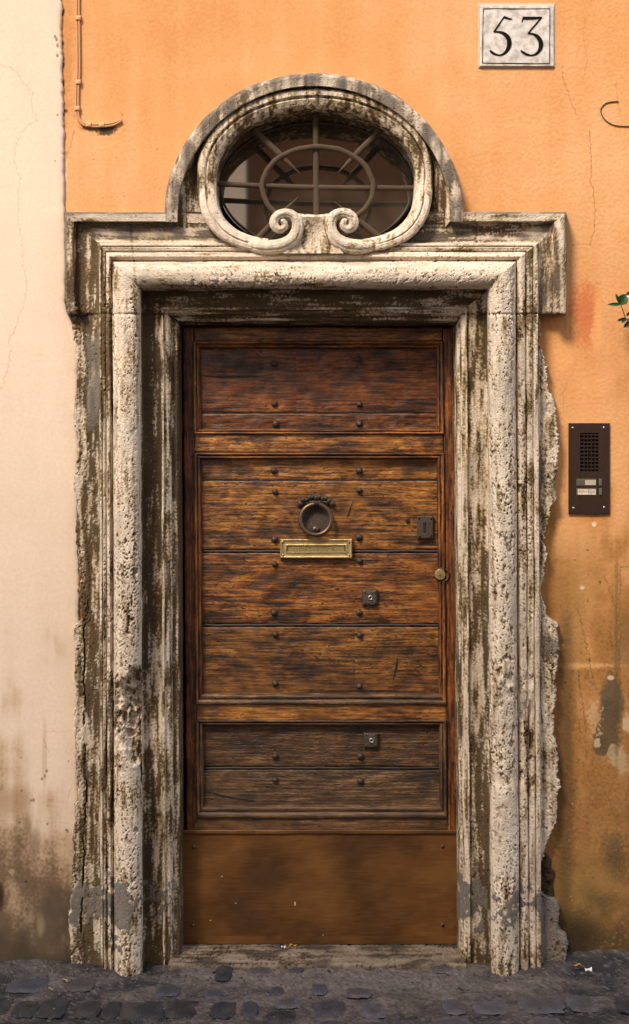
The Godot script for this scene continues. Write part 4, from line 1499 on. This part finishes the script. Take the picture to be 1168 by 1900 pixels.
	bow.append(slab(561, 926, 614, 938, -0.1085, -0.122, 5.0, 6, 3, 0.003))
	part("ornament", join(bow), M.iron, kn)
	var hoop := PackedVector3Array()
	for i in 48:
		var t := TAU * i / 48.0
		hoop.append(V(586.5 + 28.5 * sin(t), 964 - 28.5 * cos(t), -0.090 - 0.006 * cos(t)))
	part("ring", tube(hoop, filled(48, 0.0084), 12, 0.0, true), M.knob, kn)
	part("hinge", moved(lathe([[0.009, -0.02], [0.0095, 0.010], [0.006, 0.015], [0.0, 0.016]], 16), Transform3D(Basis(), V(588, 934, -0.098))), M.iron, kn)
	part("boss", moved(lathe([[0.016, -0.004], [0.0155, 0.004], [0.010, 0.011], [0.0, 0.013]], 20), Transform3D(Basis(), V(586, 983, -0.1105))), M.knob, kn)
	# letter plate
	var L := [520.0, 1000.0, 654.0, 1036.0, 1.0, 1.0]
	var lp := part("letter_plate", slab(522, 1002, 652, 1034, -0.1055, -0.115, 2, 2, 2), M.brass, o)
	var lprof := [[0.0, -0.115], [0.0, -0.1000], [1.2, -0.0975], [3.0, -0.0975], [4.0, -0.1005], [10.0, -0.1005], [10.8, -0.098], [12.0, -0.098], [12.8, -0.1045]]
	var sides := []
	for k in 4:
		sides.append(moulding_side(L, lprof, k, 0.0, Vector2.ZERO))
	part("frame", join(sides), M.brass, lp)
	part("flap", slab(534, 1012, 640, 1026, -0.1015, -0.106, 1.5, 12, 3, 0.0006), M.brass_dark, lp)
	for p in [[525.5, 1005.5], [648.5, 1005.5], [525.5, 1030.5], [648.5, 1030.5]]:
		part("screw", moved(lathe([[0.0048, -0.002], [0.0044, 0.0018], [0.0, 0.0032]], 12), Transform3D(Basis(), V(p[0], p[1], -0.099))), M.brass, lp)
	var f := SystemFont.new()
	f.font_names = PackedStringArray(["Droid Serif"])
	var tm := TextMesh.new()
	tm.text = "L E T T E R E"
	tm.font = f
	tm.font_size = 16
	tm.pixel_size = 0.0014
	tm.depth = 0.0016
	part("lettering", moved(tm, Transform3D(Basis(), V(587, 1019, -0.1012))), M.brass, lp)
	# lock plate with keyhole
	var lk := part("lock_plate", slab(774, 957, 805, 1000, -0.1035, -0.115, 2.5, 4, 4, 0.0008), M.iron, o)
	part("keyhole", join([moved(lathe([[0.0068, 0.0], [0.006, 0.0006], [0.0, 0.0008]], 16), Transform3D(Basis(), V(788, 972, -0.1025))), box(V(786.2, 974, -0.103), V(790.5, 988, -0.1018))]), M.dark, lk)
	for p in [[778, 961], [800, 962], [779, 995], [800, 994]]:
		part("rivet", moved(lathe([[0.0040, -0.002], [0.0035, 0.0015], [0.0, 0.0025]], 10), Transform3D(Basis(), V(p[0], p[1], -0.1022))), M.iron, lk)
	part("peg_hole", moved(lathe([[0.0085, 0.0], [0.007, 0.0006], [0.0, 0.0008]], 12, 0.15), Transform3D(Basis(), V(757, 967, -0.1172))), M.dark, o)
	part("peg_hole", moved(lathe([[0.0075, 0.0], [0.006, 0.0006], [0.0, 0.0008]], 12, 0.15), Transform3D(Basis(), V(546, 1082, -0.1172))), M.dark, o)
	# latch lock in the stile
	var cy := part("cylinder_lock", moved(lathe([[0.0275, -0.008], [0.027, 0.0], [0.0235, 0.0025], [0.0215, 0.0005], [0.0205, 0.0]], 32), Transform3D(Basis(), V(821, 1067, -0.0930))), M.moulding, o)
	part("lock_face", moved(lathe([[0.0195, -0.006], [0.0193, 0.005], [0.0178, 0.0066], [0.0, 0.0068]], 32), Transform3D(Basis(), V(817, 1066, -0.0925))), M.brass, cy)
	part("key_slot", moved(lathe([[0.0072, 0.0], [0.0070, 0.0014], [0.0042, 0.0016], [0.004, 0.0004], [0.0, 0.0004]], 18), Transform3D(Basis(), V(817, 1068.5, -0.0858))), M.brass_dark, cy)
	part("slit", box(V(816.2, 1066.5, -0.0852), V(817.8, 1071, -0.0846)), M.dark, cy)
	# the two small square escutcheons
	for e in [[687.0, 1109.0, 14.5, 0], [689.0, 1374.0, 14.0, 1]]:
		var es := part("escutcheon", slab(e[0] - e[2], e[1] - e[2] - 1.0, e[0] + e[2], e[1] + e[2] + 1.0, -0.1035, -0.114, 4.0, 4, 4, 0.0006), M.iron, o)
		part("keyhole_rim", moved(lathe([[0.0088, -0.001], [0.0086, 0.0028], [0.0066, 0.0034], [0.0050, 0.0024], [0.0046, 0.0004]], 22), Transform3D(Basis(), V(e[0] + 0.5, e[1], -0.1035))), M.steel, es)
		part("keyhole", moved(lathe([[0.0046, 0.0], [0.004, 0.0008], [0.0, 0.0009]], 14), Transform3D(Basis(), V(e[0] + 0.5, e[1], -0.1035))), M.dark, es)
		for q in [[-9, -10], [9, -10], [-9, 10], [9, 10]]:
			part("rivet", moved(lathe([[0.0030, -0.002], [0.0026, 0.0012], [0.0, 0.002]], 8), Transform3D(Basis(), V(e[0] + q[0], e[1] + q[1], -0.1028))), M.iron, es)
	# kick plate
	var kp := part("kick_plate", slab(334, 1547, 850, 1752, -0.090, -0.112, 1.0, 60, 24, 0.0022, false, Vector2(0.35, 0.2)), M.kick, o)
	part("ledge", slab(333, 1540, 850, 1547.5, -0.083, -0.112, 1.5, 30, 1, 0.0012, false, Vector2(0.1, 0.4)), M.kick, kp)
	for p in [[360, 1572], [822, 1571], [358, 1717], [822, 1717]]:
		part("screw", moved(lathe([[0.0068, -0.002], [0.0062, 0.0018], [0.0, 0.0034]], 14), Transform3D(Basis(), V(p[0], p[1], -0.0895))), M.knob, kp)
	var fleck := plain(lin(0.42, 0.35, 0.22), 0.7)
	for p in [[548, 1677, 1.5, 3.6], [412, 1626, 1.2, 1.2], [438, 1676, 1.4, 1.0], [391, 1708, 1.5, 1.0], [600, 1735, 1.0, 1.0]]:
		part("paint_fleck", slab(p[0] - p[2], p[1] - p[3], p[0] + p[2], p[1] + p[3], -0.0878, -0.092, 0.4, 1, 1), fleck, kp)

# a stroke of even depth with a width that swells, in elevation units: rows x, y, half width
func stroke(rows: Array, z: float, lift: float) -> ArrayMesh:
	var sm := smooth_path(rows, 6)
	var P := PackedVector3Array()
	for i in sm.size():
		var a := Vector2(sm[maxi(i - 1, 0)][0], sm[maxi(i - 1, 0)][1])
		var b := Vector2(sm[mini(i + 1, sm.size() - 1)][0], sm[mini(i + 1, sm.size() - 1)][1])
		var d := (b - a).normalized()
		var nrm := Vector2(-d.y, d.x)
		var c := Vector2(sm[i][0], sm[i][1])
		for s in [-1.0, 1.0]:
			var q: Vector2 = c + nrm * sm[i][2] * s
			P.append(V(q.x, q.y, z + lift))
	return grid(2, sm.size(), P, Vector3(0, 0, 1))

func build_wall_things() -> void:
	# house number
	var o := thing("house_number_plate", "white marble number plate carved with a black 53", "number plate", V(959, 125, 0))
	var mb := plain(Color.WHITE, 0.45)
	mb.albedo_texture = blotch_texture(256, 256, 501, Color(0.40, 0.34, 0.29), Color(0.56, 0.50, 0.45), Color(0.63, 0.57, 0.52), 0.03)
	mb.uv1_scale = Vector3(3.5, 3.5, 1)
	bumped(mb, M.grain, 0.06)
	var sl := part("slab", slab(891, 10, 1028, 123, 0.0095, -0.005, 1.2, 26, 22, 0.0012, false, Vector2(0.1, 0.1)), mb, o)
	part("mortar", slab(887, 6, 1031, 127, 0.004, -0.004, 3, 30, 26, 0.003, false, Vector2(0.3, 0.7)), plain(lin(0.46, 0.34, 0.24), 0.9), o)
	var ink := plain(lin(0.008, 0.006, 0.005), 0.9)
	ink.metallic_specular = 0.2
	var s5 := 0.2568
	var cv := func(rows: Array) -> Array:
		var out := []
		for r in rows:
			out.append([868.0 + r[0] * s5, r[1] * s5, r[2] * s5])
		return out
	part("digit", join([
		stroke(cv.call([[262, 122, 8], [280, 128, 8], [300, 135, 6], [322, 138, 4]]), 0.0098, 0.0014),
		stroke(cv.call([[268, 118, 6], [228, 176, 6], [190, 232, 6]]), 0.0098, 0.0010),
		stroke(cv.call([[190, 230, 5], [225, 230, 7], [262, 242, 12], [292, 272, 16], [302, 312, 17], [292, 352, 14], [268, 384, 9], [236, 398, 6], [205, 394, 8], [180, 380, 9], [160, 364, 5]]), 0.0098, 0.0012)]), ink, o)
	part("digit", join([
		stroke(cv.call([[398, 130, 11], [470, 130, 10], [538, 126, 6]]), 0.0098, 0.0014),
		stroke(cv.call([[404, 128, 5], [398, 145, 5], [393, 162, 4]]), 0.0098, 0.0010),
		stroke(cv.call([[532, 128, 6], [486, 184, 6], [437, 243, 6]]), 0.0098, 0.0012),
		stroke(cv.call([[437, 242, 5], [468, 244, 7], [500, 260, 12], [524, 292, 16], [530, 326, 16], [520, 362, 12], [494, 390, 8], [460, 400, 6], [430, 394, 8], [404, 380, 9], [384, 364, 5]]), 0.0098, 0.0016)]), ink, o)
	var lines := []
	for q in [[897, 16, 1021, 16], [1021, 16, 1020, 118], [1020, 118, 896, 117], [896, 117, 897, 16]]:
		var rows := []
		for i in 6:
			var t := i / 5.0
			rows.append([lerpf(q[0], q[2], t) + rng.randf_range(-0.3, 0.3), lerpf(q[1], q[3], t) + rng.randf_range(-0.3, 0.3), rng.randf_range(0.5, 0.95)])
		lines.append(stroke(rows, 0.0098, 0.0009))
	part("border_line", join(lines), ink, sl)

	# intercom
	var it := thing("intercom_panel", "brown metal intercom panel with grille and two name cards", "intercom", V(1093, 954, 0))
	var pm := bumped(plain(lin(0.045, 0.022, 0.012), 0.45, 0.4), M.grain, 0.05, 3.0)
	part("plate", join([
		slab(1055, 785, 1077, 954, 0.009, -0.004, 1.2, 3, 10, 0.0004), slab(1111, 785, 1132, 954, 0.009, -0.004, 1.2, 3, 10, 0.0004),
		slab(1077, 785, 1111, 803.5, 0.009, -0.004, 0.3, 3, 3, 0.0), slab(1077, 875, 1111, 954, 0.009, -0.004, 0.3, 3, 3, 0.0)]), pm, it)
	part("recess", box(V(1076, 803, -0.003), V(1112, 876, 0.0015)), M.dark, it)
	for i in 4:
		var x := 1084.0 + i * 6.8
		part("grille_bar", box(V(x - 0.9, 803, 0.002), V(x + 0.9, 876, 0.0068)), pm, it)
	for i in 10:
		var y := 807.0 + i * 7.0
		part("grille_bar", box(V(1077, y - 0.8, 0.002), V(1111, y + 0.8, 0.0072)), pm, it)
	for k in 2:
		var y := 888.5 + k * 17.5
		var c := part("name_card", slab(1070, y, 1107, y + 13, 0.0105, 0.006, 0.8, 2, 2), plain(lin(0.10, 0.085, 0.06), 0.35), it)
		if k == 0:
			part("paper", box(V(1086, y + 2.0, 0.0106), V(1106, y + 11.5, 0.0112)), plain(lin(0.42, 0.36, 0.27), 0.5), c)
		else:
			part("paper", box(V(1072.5, y + 1.8, 0.0106), V(1106, y + 11.8, 0.0112)), plain(lin(0.66, 0.56, 0.42), 0.5), c)
			var mk := []
			for i in 16:      # worn, unreadable handwriting
				var x := 1074.0 + i * 1.95
				mk.append(box(V(x, y + rng.randf_range(2.0, 5.0), 0.0108), V(x + rng.randf_range(0.5, 1.1), y + rng.randf_range(7.0, 11.0), 0.0115)))
			part("ink", join(mk), plain(lin(0.10, 0.075, 0.05), 0.6), c)
		part("button", slab(1111.5, y, 1117, y + 13, 0.0125, 0.006, 1.0, 2, 2), plain(lin(0.14, 0.115, 0.075), 0.4, 0.2), it)
	for p in [[1063, 794], [1121, 793.5], [1064.5, 943], [1121.5, 941.5]]:
		part("screw", moved(lathe([[0.0045, -0.002], [0.004, 0.0016], [0.0, 0.0028]], 12), Transform3D(Basis(), V(p[0], p[1], 0.0092))), M.steel, it)

	# painted-over cable in the upper left corner
	var ca := thing("wall_cable", "painted-over double cable with clips bending right above the lintel's left ear", "cable", V(147, 230, 0.008))
	var cmat := plain(lin(0.50, 0.245, 0.105), 0.8)
	for k in 2:
		var d := k * 4.2
		var path := smooth_path([[147.0 - d, -60.0], [147.0 - d, 20.0], [148.0 - d, 80.0], [148.0 - d, 140.0], [146.0 - d, 160.0], [145.5 - d, 200.0], [147.0 - d * 0.8, 218.0], [153.0 - d * 0.3, 227.0 + d * 0.6], [163.0, 230.0 + d * 0.9], [180.0, 231.0 + d], [200.0, 230.0 + d * 1.0], [214.0, 227.0 + d], [226.0, 222.0 + d * 0.6]], 6)
		var pts := PackedVector3Array()
		for r in path:
			pts.append(V(r[0], r[1], 0.006))
		part("wire", tube(pts, filled(pts.size(), 0.0036), 8, 0.0004), cmat, ca)
	for p in [[145.5, 33, 0], [145.5, 152, 0], [143.5, 201, 0], [165, 231, 1], [189, 231.5, 1]]:
		part("clip", slab(p[0] - 5.2, p[1] - 4.2, p[0] + 5.2, p[1] + 4.6, 0.0125, -0.004, 2.2, 2, 2, 0.0006), plain(lin(0.54, 0.28, 0.135), 0.8), ca)
	# loose dark wire on the right
	var wi := smooth_path([[1148.0, 188.0], [1136.0, 189.0], [1124.0, 192.0], [1115.5, 202.0], [1117.0, 213.0], [1125.0, 224.0], [1138.0, 231.5], [1152.0, 234.0], [1170.0, 234.0], [1200.0, 230.0], [1230.0, 240.0]], 6)
	var wp := PackedVector3Array()
	for r in wi:
		wp.append(V(r[0], r[1], 0.0025))
	var wn := tube(wp, filled(wp.size(), 0.0018), 8)
	var wt := thing("loose_wire", "thin dark wire hooking out of the plaster at the right edge", "wire", V(1140, 234, 0.007))
	part("strand", wn, plain(lin(0.045, 0.03, 0.02), 0.6), wt)

	# sprig growing out of the wall at the right edge
	var sp := thing("wall_plant", "small leafy sprig growing out of the wall at the right edge", "plant", V(1190, 610, 0.0))
	var stem := plain(lin(0.13, 0.07, 0.03), 0.7)
	var root := V(1196, 618, -0.004)
	var stems := [[[1196, 618, 0.0], [1178, 604, 0.05], [1163, 593, 0.075], [1157, 578, 0.085], [1152.5, 566, 0.085]], [[1196, 618, 0.0], [1182, 600, 0.03], [1166, 592, 0.05], [1149, 596, 0.07]], [[1196, 618, 0.0], [1200, 595, 0.05], [1206, 570, 0.07]]]
	for s in stems:
		var rows := []
		for r in s:
			rows.append([float(r[0]), float(r[1]), float(r[2])])
		var pts := PackedVector3Array()
		for r in smooth_path(rows, 6):
			pts.append(V(r[0], r[1], r[2]))
		part("stem", tube(pts, filled(pts.size(), 0.0019), 7), stem, sp)
	var leafm := plain(lin(0.018, 0.060, 0.014), 0.32)
	leafm.backlight_enabled = true
	leafm.backlight = Color(0.05, 0.12, 0.02)
	var leafd := plain(lin(0.010, 0.014, 0.008), 0.4)
	var lv := [
		[1150, 566, 1162, 545, 9.5, 0.086, 0], [1152, 565, 1128, 564.5, 3.2, 0.086, 0], [1150, 563, 1143, 544, 3.0, 0.08, 0], [1161, 548, 1180, 543, 5.0, 0.075, 0],
		[1164, 592, 1146, 594, 3.2, 0.075, 1], [1163, 592, 1154, 599, 2.2, 0.08, 1], [1162, 586, 1178, 578, 4.0, 0.08, 1], [1172, 598, 1158, 607, 5.5, 0.07, 1], [1166, 594, 1190, 588, 7.0, 0.07, 1],
		[1206, 570, 1190, 552, 8.0, 0.075, 0], [1206, 570, 1224, 550, 9.0, 0.07, 0], [1200, 595, 1222, 600, 7.0, 0.06, 0], [1198, 600, 1180, 622, 7.0, 0.06, 1]]
	for l in lv:
		part("leaf", leaf(V(l[0], l[1], l[5]), V(l[2], l[3], l[5] + 0.012), l[4] * K), leafm if l[6] == 0 else leafd, sp)

func leaf(a: Vector3, b: Vector3, half: float) -> ArrayMesh:
	var P := PackedVector3Array()
	var t := (b - a)
	var s := t.normalized().cross(Vector3(0, 0, 1)).normalized()
	for v in 9:
		var q := v / 8.0
		var w := half * pow(sin(PI * pow(q, 0.8)), 0.8) + 0.0002
		for u in 5:
			var e := u / 2.0 - 1.0
			P.append(a + t * q + s * w * e + Vector3(0, 0, absf(e) * w * 0.45 - 0.006 * q * q))
	return grid(5, 9, P, Vector3(0, 0, 1))

func ground_at(px: float, py: float) -> Vector3:
	var z := D - EYE * D / ((py - 950.0) * K)
	return Vector3((px - 584.0) * K * (D - z) / D, 0.0, z)

func build_street_litter() -> void:
	# fallen leaves and scraps
	var defs := [
		["fallen_leaf", "curled yellow leaf lying on the doorstep against the kick plate", "leaf", V(544, 1755, -0.075), 0.028, Color(0.50, 0.26, 0.03), 0.4],
		["fallen_leaf", "pale dry leaf on the paving before the left jamb", "leaf", ground_at(121, 1826) + Vector3(0, 0.012, 0), 0.030, Color(0.30, 0.21, 0.10), 2.2],
		["fallen_leaf", "small yellow leaf on the paving nearest the left corner", "leaf", ground_at(95, 1842) + Vector3(0, 0.012, 0), 0.018, Color(0.36, 0.25, 0.08), 0.2],
		["fallen_leaf", "brown leaf on the dirt by the foot of the right jamb", "leaf", ground_at(1072, 1806) + Vector3(0, 0.026, 0), 0.030, Color(0.30, 0.15, 0.035), 2.9],
		["fallen_leaf", "dark green leaf lying in front of the right jamb", "leaf", ground_at(856, 1843) + Vector3(0, 0.012, 0), 0.034, Color(0.035, 0.032, 0.012), 0.1]]
	for d in defs:
		var o := MeshInstance3D.new()
		var c: Vector3 = d[3]
		var l: float = d[4]
		var P := PackedVector3Array()
		for v in 7:
			var q := v / 6.0
			var w := l * 0.32 * sin(PI * clampf(q, 0.04, 0.97))
			for u in 5:
				var e := u / 2.0 - 1.0
				P.append(Vector3((q - 0.5) * l, e * e * w * 0.6 + 0.004 * sin(q * 7.0), e * w))
		o.mesh = grid(5, 7, P, Vector3.UP)
		var lm := plain((d[5] as Color).linear_to_srgb(), 0.6)
		o.material_override = lm
		o.name = numbered(self, d[0])
		add_child(o, true)
		o.position = c
		o.rotation.y = d[6]
		tag(o, d[1], d[2])
	var sc := [
		["white torn paper scrap on the dirt below the stained orange wall", ground_at(1092, 1815) + Vector3(0, 0.024, 0), 0.017],
		["tiny pale scrap on the dirt close to the foot of the orange wall", ground_at(1089, 1775) + Vector3(0, 0.032, 0), 0.008],
		["small pale chip on the doorstep left of the yellow leaf", V(526, 1759, -0.05), 0.009]]
	for s in sc:
		var P := PackedVector3Array()
		var l: float = s[2]
		for v in 4:
			for u in 4:
				P.append(Vector3((u - 1.5) * l * 0.5 + rng.randf_range(-1, 1) * l * 0.12, 0.004 * sin(u * 1.3 + v) + 0.003 + v * l * 0.1, (1.5 - v) * l * 0.42 + rng.randf_range(-1, 1) * l * 0.12))
		var o := MeshInstance3D.new()
		o.mesh = grid(4, 4, P, Vector3.UP)
		o.material_override = plain(lin(0.62, 0.58, 0.56), 0.8)
		o.name = numbered(self, "paper_scrap")
		add_child(o, true)
		o.position = s[1]
		tag(o, s[0], "scrap")
	# grit: countless crumbs of mortar and stone
	var mm := MultiMesh.new()
	mm.transform_format = MultiMesh.TRANSFORM_3D
	mm.use_colors = true
	var crumb := SphereMesh.new()
	crumb.radius = 0.5
	crumb.height = 0.8
	crumb.radial_segments = 6
	crumb.rings = 3
	mm.mesh = crumb
	mm.instance_count = 1500
	for i in 1500:
		var near := i % 3 == 0
		var x := rng.randf_range(-1.3, 1.3)
		var z := rng.randf_range(0.06, 0.22) if near else rng.randf_range(0.1, 0.75)
		if absf(x) < 0.5 and near:
			z = rng.randf_range(0.06, 0.25)
		var s := rng.randf_range(0.002, 0.0065) * (1.0 if rng.randf() < 0.9 else 1.8)
		var y := n_low.get_noise_2d(x, z * 1.6) * 0.010 + 0.002 + 0.030 * smoothstep(0.16, 0.0, z) * smoothstep(0.6, 1.0, x) + 0.014 * smoothstep(0.22, 0.02, z)
		mm.set_instance_transform(i, Transform3D(Basis(Vector3.UP, rng.randf() * TAU).scaled(Vector3(s, s * 0.7, s * rng.randf_range(0.6, 1.2))), Vector3(x, y, z)))
		var g := rng.randf_range(0.008, 0.12)
		mm.set_instance_color(i, Color(g, g * 0.85, g * 0.72))
	var gi := MultiMeshInstance3D.new()
	gi.name = "grit"
	gi.multimesh = mm
	var gmat := plain(Color.WHITE, 0.9)
	gmat.vertex_color_use_as_albedo = true
	gi.material_override = gmat
	add_child(gi)
	gi.set_meta("kind", "stuff")
	tag(gi, "loose crumbs of mortar and stone scattered on the paving", "grit")
